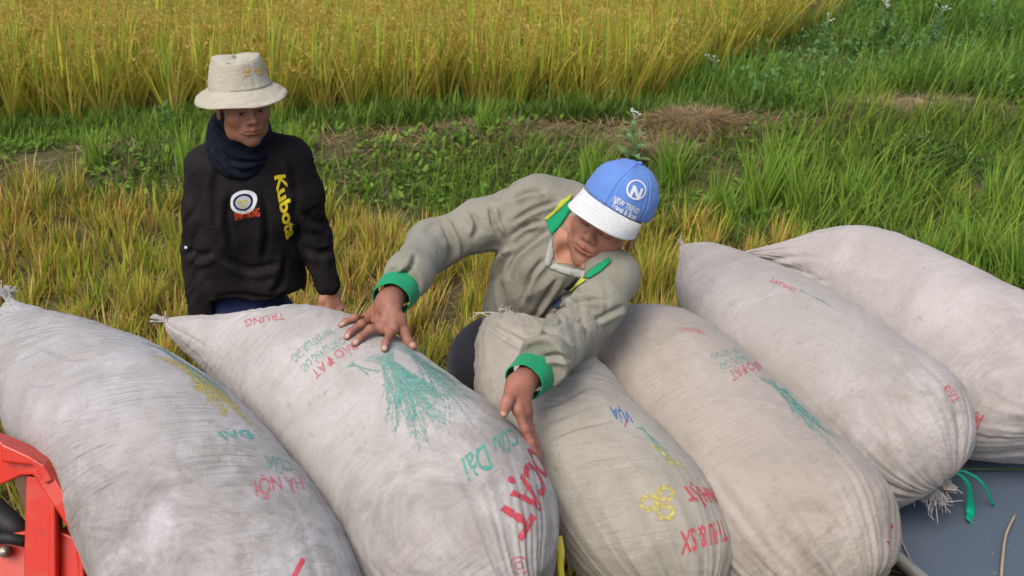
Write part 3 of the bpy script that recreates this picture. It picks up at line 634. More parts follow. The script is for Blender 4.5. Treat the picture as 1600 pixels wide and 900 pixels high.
for px_ in (60, 108):
    b = P(px_, 1060, 2.05); m.bar(b, [b[0], b[1] - .02, -.02], (1, 0, 0), .05, .05)
m.build('lower_posts', red, fr)
# carrier bed under the left sacks: steel beams on posts (seen only in the gaps)
bed = empty('sack_rack', (0, 1.6, 0), 'low steel rack carrying the middle sacks just left of the grey deck', 'rack')
bed_m = plain('rusty_steel', (.12, .075, .05), .8, .3, .35, 25, .3)
def rail(a, b, z, name='rail', h=.05):
    m = MB(); m.bar([*a, z], [*b, z], (0, 0, 1), .06, h); m.build(name, bed_m, bed)
rail((-.15, 2.28), (.77, 2.28), DECK_Z - .03); rail((-.15, 1.75), (.92, 1.75), DECK_Z - .03); rail((.1, 1.35), (.98, 1.35), DECK_Z - .03)
rail((-1.35, 2.12), (-.75, 2.12), .90); rail((-1.25, 1.6), (-.62, 1.6), .90); rail((-.75, 1.95), (-.1, 1.95), .64); rail((-.7, 1.35), (.3, 1.35), .64)
for (x, y, z) in [(-.1, 2.28, .8), (.74, 2.28, .8), (.86, 1.75, .8), (.15, 1.35, .8), (.92, 1.35, .8), (-1.3, 2.12, .88), (-.8, 2.12, .88), (-1.2, 1.6, .88), (-.66, 1.6, .88), (-.7, 1.95, .62), (-.15, 1.95, .62), (-.65, 1.35, .62), (.25, 1.35, .62)]:
    m = MB(); m.bar([x, y, -.03], [x, y, z], (1, 0, 0), .05, .05); m.build('post', bed_m, bed)
# ------------------------------------------------------------------ sacks
SACKS = {}
def sack(key, st, z0, z1, mat, label, thick=.86, seed=0, trans=.002, gather0=.006, gather1=.01, lump=.011, sq=2.35, press=None, group='stuffed grain sacks', zpow=1.0, trans_t=(.0, .55), creases=None, parent_name='grain_sack'):
    """st: outline pairs (left edge pixel, right edge pixel) from the tied neck down to the bottom"""
    n = len(st); C = []; W = []; E1 = []
    for i, (l, r) in enumerate(st):
        z = z0 + (z1 - z0) * (i / (n - 1)) ** zpow; mx, my = (l[0] + r[0]) / 2, (l[1] + r[1]) / 2
        d = (CAM_H - z) / (math.sin(PITCH) + (my - 450) / FPX * math.cos(PITCH)); a, b = P(*l, d), P(*r, d)
        C.append((a + b) / 2); W.append(np.linalg.norm(b - a) / 2); E1.append((b - a) / (np.linalg.norm(b - a) + 1e-9))
    m, K = {1: (370, 180), 2: (370, 180), 7: (90, 80)}.get(key, (260, 160))
    C = catmull(C, m); W = np.clip(catmull(np.array(W)[:, None], m)[:, 0], .004, None); E1 = catmull(E1, m)
    ss = np.concatenate([[0], np.cumsum(np.linalg.norm(np.diff(C, axis=0), axis=1))]); Ltot = ss[-1]
    print('sack', key, 'length %.2f width %.2f' % (Ltot, 2 * W.max()))
    T = np.gradient(C, axis=0); T /= np.linalg.norm(T, axis=1)[:, None]
    # smooth the frame
    for _ in range(12): T[1:-1] = (T[:-2] + T[1:-1] + T[2:]) / 3
    T /= np.linalg.norm(T, axis=1)[:, None]
    Tm = nrm(C[-1] - C[0]); T = T * .35 + Tm * .65; T /= np.linalg.norm(T, axis=1)[:, None]
    E1 /= np.linalg.norm(E1, axis=1)[:, None]; E2 = np.cross(E1, T); E2 /= np.linalg.norm(E2, axis=1)[:, None]
    E2 *= np.sign(E2[m // 2] @ (CP - C[m // 2]))
    nf = int(K * .74); th = np.concatenate([np.linspace(-.15, math.pi + .15, nf, endpoint=False), np.linspace(math.pi + .15, 2 * math.pi - .15, K - nf, endpoint=False)]); c, s_ = np.cos(th), np.sin(th)
    cx = np.sign(c) * np.abs(c) ** (2 / sq); sx = np.sign(s_) * np.abs(s_) ** (2 / sq)
    base = C[:, None, :] + W[:, None, None] * (cx[None, :, None] * E1[:, None, :] + thick * sx[None, :, None] * E2[:, None, :])
    V = base.reshape(-1, 3)
    i = np.arange(m - 1)[:, None]; k = np.arange(K)[None, :]
    Q = np.stack([i * K + k, i * K + (k + 1) % K, (i + 1) * K + (k + 1) % K, (i + 1) * K + k], -1).reshape(-1, 4)
    N = vnormals(V, Q)
    if ((V - np.repeat(C, K, 0)) * N).sum() < 0: Q = Q[:, ::-1]; N = -N
    S = np.repeat(ss, K); TH = np.tile(th, m); w_ = np.repeat(W, K); sn = S / Ltot
    pc, ps = np.cos(TH), np.sin(TH)
    disp = lump * fbm(V * 3.2 + seed * 7, 3, seed)
    # gathers radiating from both tied ends
    g = fbm(np.stack([pc * 4.5 + seed, ps * 4.5, S * 1.6], 1), 3, seed + 3); gr = 1 - np.abs(g) * 2.4
    e0 = np.exp(-S / .13); e1 = np.exp(-(Ltot - S) / .17); fade = np.clip(w_ / .12, .0, 1)
    g2 = 1 - np.abs(fbm(np.stack([pc * 9 + seed, ps * 9, S * 2.5], 1), 2, seed + 6)) * 3; disp += fade * (gather0 * e0 + gather1 * e1) * 1.25 * (gr * .75 + .45 * np.clip(g2, -1, 1))
    # cross wrinkles, bowed towards the neck
    bow = S * 1.0 - .10 * ps + .06 * pc
    wr = fbm(np.stack([bow * 42, pc * 1.6 + seed * 3, ps * 1.6], 1), 2, seed + 11); wr = 1 - np.abs(wr) * 3.0
    env = np.clip(fbm(V * 4 + 31 + seed, 2, seed + 5) + .45, 0, 1) * np.exp(-((sn - np.mean(trans_t)) / (.5 * (trans_t[1] - trans_t[0]) + .02)) ** 4)
    disp += 1.5 * trans * env * np.clip(wr, -1, 1); wrf = 1 - np.abs(fbm(np.stack([bow * 95, pc * 2.4 + seed, ps * 2.4], 1), 2, seed + 41)) * 3; disp += .45 * trans * env * np.clip(wrf, -1, 1)
    wr2 = fbm(np.stack([S * 15, pc * 2.2 + 9, ps * 2.2 + seed], 1), 3, seed + 17); disp += .0035 * wr2
    disp += .0012 * fbm(V * 45, 2, seed + 23)
    V = V + N * disp[:, None]
    if press:
        for q, rad, dep, fr_ in press:       # dents with radiating creases
            dlt = V - q; r = np.linalg.norm(dlt, axis=1); fall = np.exp(-(r / rad) ** 2); ang = np.arctan2(dlt @ CU, dlt @ CR)
            V = V - N * (dep * fall)[:, None] + N * (fr_ * np.exp(-(r / (rad * 2.2)) ** 2) * (1 - np.abs(noise3(np.stack([ang * 7, r * 5, 0 * r], 1), 8)) * 3))[:, None]
    if creases:
        N = vnormals(V, Q); V = groove(V, N, *creases)
    nv = len(V); V = np.vstack([V, C[:1], C[-1:]]); k = np.arange(K)
    Tt = np.vstack([np.stack([np.full(K, nv), (k + 1) % K, k], 1), np.stack([np.full(K, nv + 1), (m - 1) * K + k, (m - 1) * K + (k + 1) % K], 1)])
    if Q[0, 1] != 1: Tt = Tt[:, ::-1]
    uvx = np.concatenate([S, [0, Ltot]]); uvy = np.concatenate([TH * .22, [0, 0]])
    z = V[:, 2].min(); e = empty(parent_name, (C[m // 2][0], C[m // 2][1], z), label, 'sack', group)
    o = mesh_np('bag', V, [Q, Tt], mat, e, True, None, np.stack([uvx, uvy], 1))
    SACKS[key] = dict(root=e, bag=o, bvh=bvh_of(o), C=C, T=T, mat=mat)
    print('   z', V[:, 2].min().round(2), V[:, 2].max().round(2))
    return e
WHITE = (.60, .575, .575)
S1M = sack_mat('woven_sack_fabric_violet', (.485, .48, .51), (.20, .19, .16), .9, 1, .42)
S2M = sack_mat('woven_sack_fabric_white', (.49, .475, .47), (.27, .25, .225), .75, 2, .24)
S3M = sack_mat('woven_sack_fabric_grey', (.405, .385, .35), (.23, .21, .165), .8, 3, .3)
S4M = sack_mat('woven_sack_fabric_dusty', (.43, .395, .365), (.26, .225, .18), .85, 4, .12)
S5M = sack_mat('woven_sack_fabric_pinkish', (.46, .437, .427), (.27, .25, .215), .7, 5, .15)
S6M = sack_mat('woven_sack_fabric_rosy', (.475, .448, .44), (.31, .28, .255), .6, 6, .12)
sack(1, [((13, 468), (20, 470)), ((5, 490), (48, 484)), ((0, 530), (110, 508)), ((1, 590), (212, 544)), ((12, 665), (305, 585)), ((48, 745), (392, 650)), ((110, 822), (460, 722)), ((150, 905), (520, 800)), ((190, 990), (560, 880)), ((250, 1060), (572, 960)), ((330, 1105), (560, 1035)), ((430, 1110), (520, 1080)), ((478, 1098), (486, 1096))], 1.28, 1.0, S1M,
     'violet white grain sack at far left, leaning on the red frame', .84, 1, .0032, .006, .010, .012, press=[(P(132, 822, 2.16), .055, .022, .004)], trans_t=(.0, .8), creases=([[(128, 812), (170, 795), (215, 790)], [(128, 818), (180, 812), (235, 812)], [(124, 800), (155, 770), (200, 755)], [(130, 825), (165, 832), (200, 838)], [(60, 540), (110, 560), (150, 556)], [(35, 600), (80, 600), (130, 575)], [(80, 690), (120, 650), (180, 635)], [(100, 720), (150, 680), (200, 665)]], 3.2, .0045))
sack(2, [((258, 503), (264, 498)), ((272, 530), (330, 497)), ((318, 576), (425, 486)), ((374, 640), (520, 486)), ((426, 705), (610, 520)), ((484, 785), (695, 580)), ((535, 865), (780, 648)), ((575, 930), (842, 725)), ((630, 985), (860, 810)), ((700, 1015), (850, 880)), ((760, 1000), (828, 915)), ((792, 962), (800, 955))], 1.26, 1.06, S2M,
     'big printed grain sack with a hand spread on its top', .84, 2, .0026, .006, .010, .012, trans_t=(-.05, .5))
sack(3, [((783, 490), (797, 492)), ((758, 503), (845, 512)), ((742, 545), (905, 552)), ((742, 600), (950, 600)), ((758, 665), (995, 652)), ((795, 735), (1056, 712)), ((835, 800), (1107, 768)), ((880, 862), (1135, 830)), ((930, 915), (1141, 875)), ((985, 945), (1120, 915)), ((1050, 950), (1065, 945))], 1.25, .92, S3M,
     'greyish grain sack with three yellow rings printed, behind the reaching arm', .84, 3, .0024, .009, .010, .012, trans_t=(.05, .6), creases=([[(756, 508), (790, 530), (835, 556)], [(770, 503), (800, 516), (850, 545)], [(840, 640), (880, 625), (925, 600)], [(845, 665), (880, 650), (915, 635)], [(850, 690), (900, 668), (960, 655)]], 4, .006))
sack(4, [((952, 490), (962, 488)), ((926, 520), (1010, 492)), ((920, 560), (1085, 513)), ((932, 625), (1150, 552)), ((972, 695), (1212, 606)), ((1020, 770), (1278, 665)), ((1072, 840), (1338, 718)), ((1125, 905), (1385, 768)), ((1185, 950), (1399, 812)), ((1250, 965), (1388, 870)), ((1310, 950), (1350, 905)), ((1335, 925), (1342, 918))], 1.14, .955, S4M,
     'dusty grain sack with faded teal rice print, between ringed sack and grey deck', .84, 4, .0008, .006, .014, .011)
sack(5, [((1062, 386), (1070, 381)), ((1060, 415), (1125, 392)), ((1056, 462), (1190, 422)), ((1078, 530), (1265, 458)), ((1125, 590), (1335, 495)), ((1185, 650), (1405, 538)), ((1245, 705), (1468, 582)), ((1300, 752), (1510, 625)), ((1350, 780), (1520, 668)), ((1400, 782), (1505, 710)), ((1445, 768), (1485, 738)), ((1466, 745), (1474, 738))], 1.16, .965, S5M,
     'pale grain sack whose frayed bottom is tied with green ribbon', .84, 5, .0012, .006, .016, .010)
sack(6, [((1157, 398), (1162, 394)), ((1178, 410), (1212, 383)), ((1222, 440), (1285, 361)), ((1272, 490), (1365, 360)), ((1330, 548), (1455, 394)), ((1390, 610), (1545, 436)), ((1445, 660), (1630, 482)), ((1495, 700), (1705, 535)), ((1545, 705), (1760, 590)), ((1600, 700), (1790, 640)), ((1680, 700), (1770, 680)), ((1735, 695), (1742, 692))], 1.16, .99, S6M,
     'plain rosy grain sack at far right, rearmost of the row', .80, 6, .0010, .010, .012, .011, creases=([[(1170, 402), (1220, 415), (1275, 432)], [(1200, 408), (1240, 402), (1290, 400)], [(1225, 425), (1265, 440), (1300, 436)]], 4, .006))
sack(7, [((420, 620), (430, 612)), ((450, 720), (520, 690)), ((560, 830), (660, 770)), ((650, 905), (770, 805)), ((720, 960), (848, 850)), ((760, 1000), (872, 905)), ((800, 1010), (860, 960)), ((838, 990), (844, 985))], .84, .80, S4M,
     'sack lying underneath the big printed sack, only its corner showing', .8, 7, .001, .006, .01, .006)
sack(8, [((120, 640), (128, 632)), ((120, 730), (220, 690)), ((190, 850), (350, 780)), ((260, 960), (440, 870)), ((330, 1040), (500, 960)), ((400, 1090), (500, 1040)), ((455, 1085), (462, 1080))], .80, .72, S1M,
     'sack hidden under the violet white sack', .8, 8, .001, .006, .01, .006) if False else None
# ties, tufts and threads
thread = plain('twine', (.50, .46, .38), .9, .1, .3, 80); GREENRIB = plain('green_ribbon', (.0, .30, .17), .4, .4, .25, 20); YELRIB = plain('yellow_ribbon', (.66, .56, .04), .45, .4, .2, 20)
def tuft(key, base, tip, r0, r1, frill, label=None, mat=None, seed=0, name='tuft'):
    d = SACKS[key]; e = d['root']; base = np.array(base); tip = np.array(tip); r_ = np.random.default_rng(seed); ax_ = nrm(tip - base); x = nrm(np.cross(ax_, (.1, .2, 1))); y = np.cross(ax_, x)
    n, k = 12, 48; V = []
    for i in range(n):
        t = i / (n - 1); th = np.arange(k) * 2 * math.pi / k; ru = r0 + (r1 - r0) * t ** .7; rr = ru * (1 + frill * t * np.sin(th * 7 + 1.5 * np.sin(th * 2 + seed)) + .15 * t * r_.normal(0, 1, k)); L = np.linalg.norm(tip - base) * (t + (.25 * t * np.sin(th * 3 + seed)))
        V.append(base + L[:, None] * ax_ + rr[:, None] * (np.cos(th)[:, None] * x + .7 * np.sin(th)[:, None] * y))
    V = np.vstack(V); Q = [(i * k + j, i * k + (j + 1) % k, (i + 1) * k + (j + 1) % k, (i + 1) * k + j) for i in range(n - 1) for j in range(k)]
    o = mesh_np(name, V, Q, mat or d['mat'], e, uv=np.stack([V[:, 0], V[:, 2]], 1)); so_ = o.modifiers.new('thick', 'SOLIDIFY'); so_.thickness = .0015
    m = MB(); 
    for q in range(3): th = np.linspace(0, 2 * math.pi, 20); c = base + ax_ * (.004 * q); m.tube(c + (r0 * 1.12) * (np.cos(th)[:, None] * x + .8 * np.sin(th)[:, None] * y), .0018, 5)
    m.build('twine', thread, e)
def strands(key, pts_list, rad, mat, name='thread', flat=1.0):
    m = MB()
    for pts in pts_list: m.tube(catmull(pts, 14), rad, 5, flat)
    return m.build(name, mat, SACKS[key]['root'])
def Cc(key, i): return SACKS[key]['C'][i]
def wisps(c, n, L, seed, down=.5):
    r_ = np.random.default_rng(seed); out = []
    for _ in range(n):
        d = r_.normal(0, 1, 3); d[2] -= down; d = nrm(d) * L * r_.uniform(.4, 1); out.append([c, c + d * .4 + r_.normal(0, L * .12, 3), c + d * .8 + r_.normal(0, L * .15, 3), c + d + r_.normal(0, L * .2, 3)])
    return out
b = Cc(1, 0); d_ = 2.62
tuft(1, b, P(8, 452, dep(b)), .010, .018, .35, seed=1); strands(1, wisps(P(12, 458, dep(b)), 9, .045, 3, -.6), .0009, thread)
b = Cc(2, 0); tuft(2, b, P(240, 498, dep(b) - .01), .008, .012, .3, seed=2); strands(2, [[b, P(250, 494, dep(b)), P(240, 492, dep(b)), P(234, 498, dep(b))]] + wisps(b, 4, .03, 4, 0), .0012, thread)
b = Cc(3, 0); dd = dep(b) - .01; tuft(3, b, P(790, 482, dd), .010, .016, .4, seed=3)
strands(3, [[b, P(796, 486, dd), P(803, 489, dd), P(805, 494, dd), P(798, 497, dd), P(790, 494, dd)], [b, P(780, 486, dd), P(782, 483, dd), P(790, 484, dd), P(802, 496, dd)], [b, P(765, 488, dd), P(748, 490, dd), P(734, 500, dd)], [b, P(770, 495, dd), P(750, 489, dd), P(740, 489, dd)]], .0016, thread)
b = Cc(4, 0); dd = dep(b); tuft(4, b, P(956, 482, dd), .010, .014, .4, seed=4); strands(4, wisps(b, 6, .03, 9, -.2), .001, thread)
b = Cc(5, 0); dd = dep(b); tuft(5, b, P(1062, 376, dd), .007, .011, .3, seed=5); strands(5, [[b, P(1060, 378, dd), P(1064, 368, dd), P(1066, 362, dd)]] + wisps(b, 4, .03, 12, -.4), .001, thread)
b = Cc(6, 0); dd = dep(b); tuft(6, b, P(1152, 400, dd), .006, .009, .3, seed=6)
b = Cc(5, -1); dd = dep(b) - .005; tuft(5, b, P(1468, 764, dd - .02), .016, .034, .3, seed=8, name='frayed_end')
fray = plain('frayed_fibre', (.46, .44, .43), .9, .1, .2, 80)
strands(5, wisps(P(1464, 764, dd - .03), 46, .07, 21, 1.6) + wisps(P(1452, 766, dd - .03), 20, .06, 22, 1.6), .0007, fray, 'frayed_threads')
def ribbon(key, pts, wds, mat, name='ribbon', nx=None):
    pts = catmull(pts, 22); wd = np.interp(np.linspace(0, 1, 22), np.linspace(0, 1, len(wds)), wds); T = np.gradient(pts, axis=0); V = []; e = SACKS[key]['root']
    for i, p in enumerate(pts):
        s_ = nrm(np.cross(nrm(T[i]), CF)); V += [p - s_ * wd[i] - CF * .0, p - s_ * wd[i] * .2 - CF * wd[i] * .35, p + s_ * wd[i] * .4 + CF * wd[i] * .1, p + s_ * wd[i]]
    Q = [(i * 4 + k, i * 4 + k + 1, i * 4 + 5 + k, i * 4 + 4 + k) for i in range(21) for k in range(3)]
    o = mesh_np(name, V, Q, mat, e); so_ = o.modifiers.new('thick', 'SOLIDIFY'); so_.thickness = .0012; return o
def on_deck(px, py, up=.004): return PZ(px, py, DECK_Z + up)
s5 = Cc(5, -1); 
ribbon(5, [P(1485, 736, dd), P(1503, 744, dd), P(1514, 762, dd + .02), on_deck(1516, 796, .012), on_deck(1515, 816, .006)], [.003, .004, .006, .012, .015], GREENRIB)
ribbon(5, [P(1485, 734, dd), P(1510, 738, dd + .01), P(1535, 755, dd + .03), on_deck(1552, 790)], [.003, .003, .0035, .0045], GREENRIB)
ribbon(5, [P(1478, 742, dd), P(1455, 745, dd - .005), P(1435, 755, dd), P(1416, 770, dd + .02)], [.004, .008, .017, .014], GREENRIB)
b = P(826, 893, dep(Cc(7, -1)) - .05); dd = dep(b)
m = MB(); th = np.linspace(0, 2 * math.pi, 30); m.tube(np.array([P(828 + 22 * math.cos(t), 893 + 11 * math.sin(t), dd - .03 * math.sin(t)) for t in th]), .0045, 6); m.build('yellow_tie', YELRIB, SACKS[2]['root'])
ribbon(3, [P(872, 838, 2.13), P(876, 862, 2.12), P(876, 885, 2.12), P(880, 920, 2.13)], [.009, .0085, .007, .006], YELRIB)
# rod, dry stalk and grass blade on the deck
gb = Veg(); gb.add(*blades(np.array([on_deck(1500, 733, .02)]), .5, .006, np.array([0.0]), 1.57, 0.0, np.array([[.1, .22, .04]]), np.array([[.12, .25, .05]]), 6)); gb.build('fallen_grass', label='long green grass blade lying across the deck from the tied sack end', cat='grass blade')
m = MB(); m.tube(catmull([on_deck(1563, 930), on_deck(1566, 880, .01), on_deck(1572, 835, .015), on_deck(1587, 803, .02)], 10), [.004, .004, .004, .004, .004, .0035, .0035, .003, .003, .002], 6); tag(m.build('dry_stalk', plain('dry_stalk', (.32, .27, .18), .9, .1, .3, 60)), label='dry brown rice stalk lying on the grey deck near the bottom right', cat='stalk')
m = MB(); m.tube(catmull([on_deck(1392, 790, .02), on_deck(1402, 830, .015), on_deck(1418, 865, .01), on_deck(1436, 905, .01)], 10), .003, 6); tag(m.build('grey_wire', plain('grey_wire', (.2, .18, .17), .6, .3)), label='thin dark wire along the edge of the grey deck', cat='wire')
n = 260; X = rng.uniform(1.0, 2.3, n); Y = rng.uniform(.9, 2.4, n); gv = Veg(); az = rng.uniform(0, 6.28, n); L_ = .004; dx, dy = np.cos(az), np.sin(az); zz = DECK_Z + .0025
gv.add(np.stack([np.stack([X - dx * L_, Y - dy * L_, 0 * X + zz], 1), np.stack([X + dy * .0016, Y - dx * .0016, 0 * X + zz + .0012], 1), np.stack([X + dx * L_, Y + dy * L_, 0 * X + zz], 1), np.stack([X - dy * .0016, Y + dx * .0016, 0 * X + zz + .0012], 1)], 1).reshape(-1, 3), np.arange(4 * n).reshape(-1, 4), [], np.repeat(pal(n, [(.5, .4, .2), (.4, .34, .24), (.3, .3, .28)]), 4, 0)); gv.build('spilled_grain', kind='stuff', label='a few spilled grains and chaff on the grey deck')
# ---- prints on the sacks
def txt(key, s, o, x, y, mat, bold=.01, shear=0, name='printed_lettering', maxlen=.012): d = SACKS[key]; decal(name, text_bm(s, bold, shear), d['bvh'], o, x, y, mat, d['root'], maxlen)
def rice_strokes(seed, n=26, spread=.55):
    r_ = np.random.default_rng(seed); S = []
    for i in range(n):       # leaves and ears springing from a bunch at the left and drooping to both sides
        a = (i / (n - 1) - .5) * 2 * spread + r_.normal(0, .06); L = r_.uniform(.5, .95) * (1 - .25 * abs(a)); t = np.linspace(0, 1, 12); bend = (.5 + r_.uniform(0, .9)) * (1 if a > 0 else -1) * r_.choice([1, 1, .2])
        th = a * .5 + bend * t ** 1.6; x = .10 + np.concatenate([[0], np.cumsum(np.cos(th[:-1])) * L / 11]); y = .5 + a * .08 + np.concatenate([[0], np.cumsum(np.sin(th[:-1])) * L / 11]) * .8; S.append(np.stack([x, y], 1))
        if i % 2 == 0:
            e = S[-1]
            for q in range(26):
                k = r_.integers(5, 12); c = e[k] + r_.normal(0, .016, 2); g = th[k] + r_.normal(0, .5); S.append(np.stack([c + np.array([math.cos(g), math.sin(g)]) * u for u in (-.013, 0, .013)]))
    for i in range(12): y0 = .5 + (i - 6) * .012; S.append(np.stack([[-.06 + .2 * t, y0 + (y0 - .5) * 3.0 * (1 - t) ** 2] for t in np.linspace(0, 1, 6)]))
    return S
def rice_print(key, o, x, y, mat, seed, wd=.008, n=26, spread=.55): d = SACKS[key]; decal('printed_rice_plant', strokes_bm(rice_strokes(seed, n, spread), wd), d['bvh'], o, x, y, mat, d['root'], .02)
rice_print(2, (612, 552), (735, 665), (640, 528), INK_TEAL_PALE, 3, .0065, 34, .9)
rice_print(2, (552, 588), (648, 745), (640, 545), INK_TEAL_PALE, 4, .005, 44, 1.15)
rice_print(2, (566, 576), (670, 725), (640, 548), INK_TEAL, 24, .0042, 34, .9)
rice_print(2, (598, 556), (715, 690), (672, 540), INK_TEAL_PALE, 14, .005, 34, 1.0)
rice_print(2, (540, 580), (590, 600), (560, 560), INK_TEAL_PALE, 9, .014, 8, .5)
txt(2, 'BẢO ĐẠT', (552, 535), (486, 582), (561, 545), INK_RED_PALE, .012)
txt(2, 'XAY XÁT LÚA GẠO', (516, 513), (454, 556), (524, 522), INK_TEAL_PALE, .02); txt(2, 'CHẤT LƯỢNG CAO', (534, 527), (468, 572), (542, 537), INK_TEAL_PALE, .02)
txt(2, 'Cửu', (799, 669), (764, 688), (814, 694), INK_TEAL, .012, .35); txt(2, 'Dài', (757, 694), (714, 722), (778, 728), INK_TEAL, .014, .35)
txt(2, 'OCẠT', (826, 695), (772, 815), (868, 722), INK_RED, .028, 0, maxlen=.008)
rings = rings_bm([(.5, .5, .5, .4), (.5, .5, .22, .12)]); decal('printed_emblem', rings, SACKS[2]['bvh'], (795, 870), (803, 898), (822, 868), INK_RED_PALE, SACKS[2]['root'])
txt(2, 'TRUNG', (445, 490), (382, 500), (447, 500), INK_RED_PALE, .01)
rice_print(1, (205, 538), (335, 650), (290, 545), INK_TEAL_PALE, 5, .009, 20, .5); rice_print(1, (215, 560), (345, 665), (330, 575), INK_YEL, 6, .012, 20, .7)
txt(1, 'ĐẠI', (394, 674), (338, 676), (399, 687), INK_TEAL, .03, -.3); txt(1, 'CỬA', (452, 722), (412, 712), (458, 738), INK_TEAL_PALE, .03)
txt(1, 'HÀ NỘI', (470, 748), (396, 752), (476, 766), INK_RED_PALE, .015, -.2)
txt(1, 'I', (448, 915), (455, 918), (470, 872), INK_RED, .05)
txt(3, 'VỰA', (985, 645), (952, 636), (990, 662), INK_BLUE, .03, -.2); rice_print(3, (992, 672), (1042, 728), (1012, 668), INK_TEAL_PALE, 7, .02, 14, .6); rice_print(3, (1010, 700), (1060, 745), (1040, 700), INK_YEL, 8, .02, 10, .6)
decal('printed_rings', rings_bm([(.28, .5, .27, .13), (.72, .78, .26, .12), (.7, .22, .26, .12)]), SACKS[3]['bvh'], (997, 812), (1058, 812), (997, 760), INK_YEL, SACKS[3]['root'])
txt(3, 'NHẬT', (1112, 765), (1064, 762), (1122, 790), INK_RED, .03, -.1); txt(3, 'THU & SX', (1128, 812), (1062, 832), (1137, 845), INK_RED, .02, 0)
txt(3, 'I', (975, 668), (978, 668), (977, 655), INK_RED_PALE, .0)
txt(4, 'BẢO ĐẠT', (1182, 566), (1138, 582), (1192, 577), INK_RED_PALE, .015); txt(4, 'XAY XÁT GẠO', (1150, 545), (1108, 556), (1158, 553), INK_TEAL_PALE, .02); txt(4, 'LÚA GẠO CAO', (1164, 556), (1122, 570), (1174, 565), INK_TEAL_PALE, .02)
rice_print(4, (1180, 598), (1290, 715), (1225, 600), INK_TEAL_PALE, 10, .011, 24, .5); rice_print(4, (1210, 610), (1262, 672), (1240, 610), INK_TEAL, 11, .012, 10, .4)
txt(4, 'TRUNG', (1100, 517), (1060, 512), (1104, 524), INK_RED_PALE, .01); txt(4, 'ĐẠT', (1392, 815), (1380, 850), (1397, 820), INK_RED_PALE, .02)
txt(5, 'ĐẠT', (1480, 600), (1500, 625), (1472, 606), INK_RED_PALE, .03); rice_print(5, (1250, 458), (1310, 490), (1256, 452), INK_TEAL_PALE, 12, .012, 10, .4); txt(5, 'TRUNG', (1205, 434), (1245, 452), (1202, 440), INK_RED_PALE, .02)
decal('printed_lettering', text_bm('MÁY', .03), SACKS[6]['bvh'], (1538, 650), (1510, 632), (1528, 672), INK_RED_PALE, SACKS[6]['root'])

# ------------------------------------------------------------------ people
def PY(px, py, Y): v = (py - 450) / FPX; return P(px, py, Y / (math.cos(PITCH) - v * math.sin(PITCH)))
def cam2w(v): v = np.asarray(v, float); return v[0] * CR + v[1] * CU - v[2] * CF
class Fr:
    def __init__(s, c, X, Y, Z=None, k=1.0):
        s.c = np.array(c, float); X = nrm(X); Y = np.array(Y, float); Y = nrm(Y - X * (X @ Y)); Z = np.cross(X, Y); s.A = np.array([X, Y, Z]); s.k = k
    def __call__(s, *p): return s.c + s.k * (np.array(p, float) @ s.A)
    def inv(s, V): return (V - s.c) @ s.A.T / s.k
def skin_mat():
    m = Mat('skin', .55, .35); a = m.n('ShaderNodeAttribute'); a.attribute_name = 'tint'
    m.color(m.mix(m.noise(70, 4), a.outputs['Color'], m.mix(1.0, a.outputs['Color'], (.68, .58, .57), 'MULTIPLY')))
    m.b.inputs['Subsurface Weight'].default_value = .12; m.b.inputs['Subsurface Radius'].default_value = (.012, .005, .003); m.b.inputs['Subsurface Scale'].default_value = .5
    b = m.bump(m.noise(420, 3), .25, .0008); m.bump(m.noise(60, 4), .15, .003, b); return m.m
SKIN = skin_mat()
def head_sdf(f, s=None, thin=1.0):
    s = s or Sdf(); K = f.k
    E = lambda c, r, k=.02, sub=False: s.ell(f(*c), np.array(r) * K, f.A, k, sub)
    Cn = lambda a, b, r1, r2, k=.01, sub=False: s.cone(f(*a), f(*b), r1 * K, r2 * K, k, sub)
    E((0, .045, -.012), (.074, .082, .092)); E((0, -.02, .022), (.060, .085, .066), .03); E((0, -.072, .030), (.047, .036, .050), .03)
    E((0, -.098, .060), (.021, .016, .017), .02)
    for x in (-1, 1):
        E((x * .047, -.018, .052), (.022, .018, .024), .03); E((x * .052, -.065, .005), (.014, .03, .03), .03)
        Cn((x * .012, .027, .083), (x * .045, .026, .066), .008, .006, .016)
        E((x * .031, .008, .094), (.019, .013, .018), .012, True)
        E((x * .031, .006, .0725), (.0135, .0125, .0125), .004)
        Cn((x * .018, .012, .083), (x * .045, .011, .076), .0028, .0022, .004)          # upper lid
        Cn((x * .019, -.003, .083), (x * .043, -.003, .076), .0022, .002, .004)
        Cn((x * .012, -.026, .091), (x * .013, -.023, .094), .0085, .008, .008); E((x * .006, -.032, .098), (.0035, .003, .005), .003, True)
        Cn((x * .018, -.03, .083), (x * .030, -.058, .073), .006, .005, .012)
        # ear
        E((x * .077, .0, -.014), (.008, .031, .019), .008); E((x * .083, .003, -.010), (.005, .018, .010), .005, True); E((x * .079, -.024, -.008), (.006, .009, .008), .005)
    Cn((0, .022, .080), (0, -.012, .100), .0075, .010, .012); E((0, -.019, .103), (.0115, .010, .0115), .008)
    E((0, -.052, .080), (.028, .018, .016), .012)
    Cn((-.022, -.0535, .084), (0, -.0495, .0965), .0035, .0052, .005); Cn((.022, -.0535, .084), (0, -.0495, .0965), .0035, .0052, .005)
    Cn((-.018, -.061, .085), (.018, -.061, .085), .005, .005, .006); E((0, -.061, .092), (.012, .0055, .006), .005)
    Cn((-.024, -.0555, .0885), (0, -.0548, .103), .0016, .0018, .003, True); Cn((.024, -.0555, .0885), (0, -.0548, .103), .0016, .0018, .003, True)
    E((0, -.076, .090), (.016, .005, .008), .01, True)
    return s
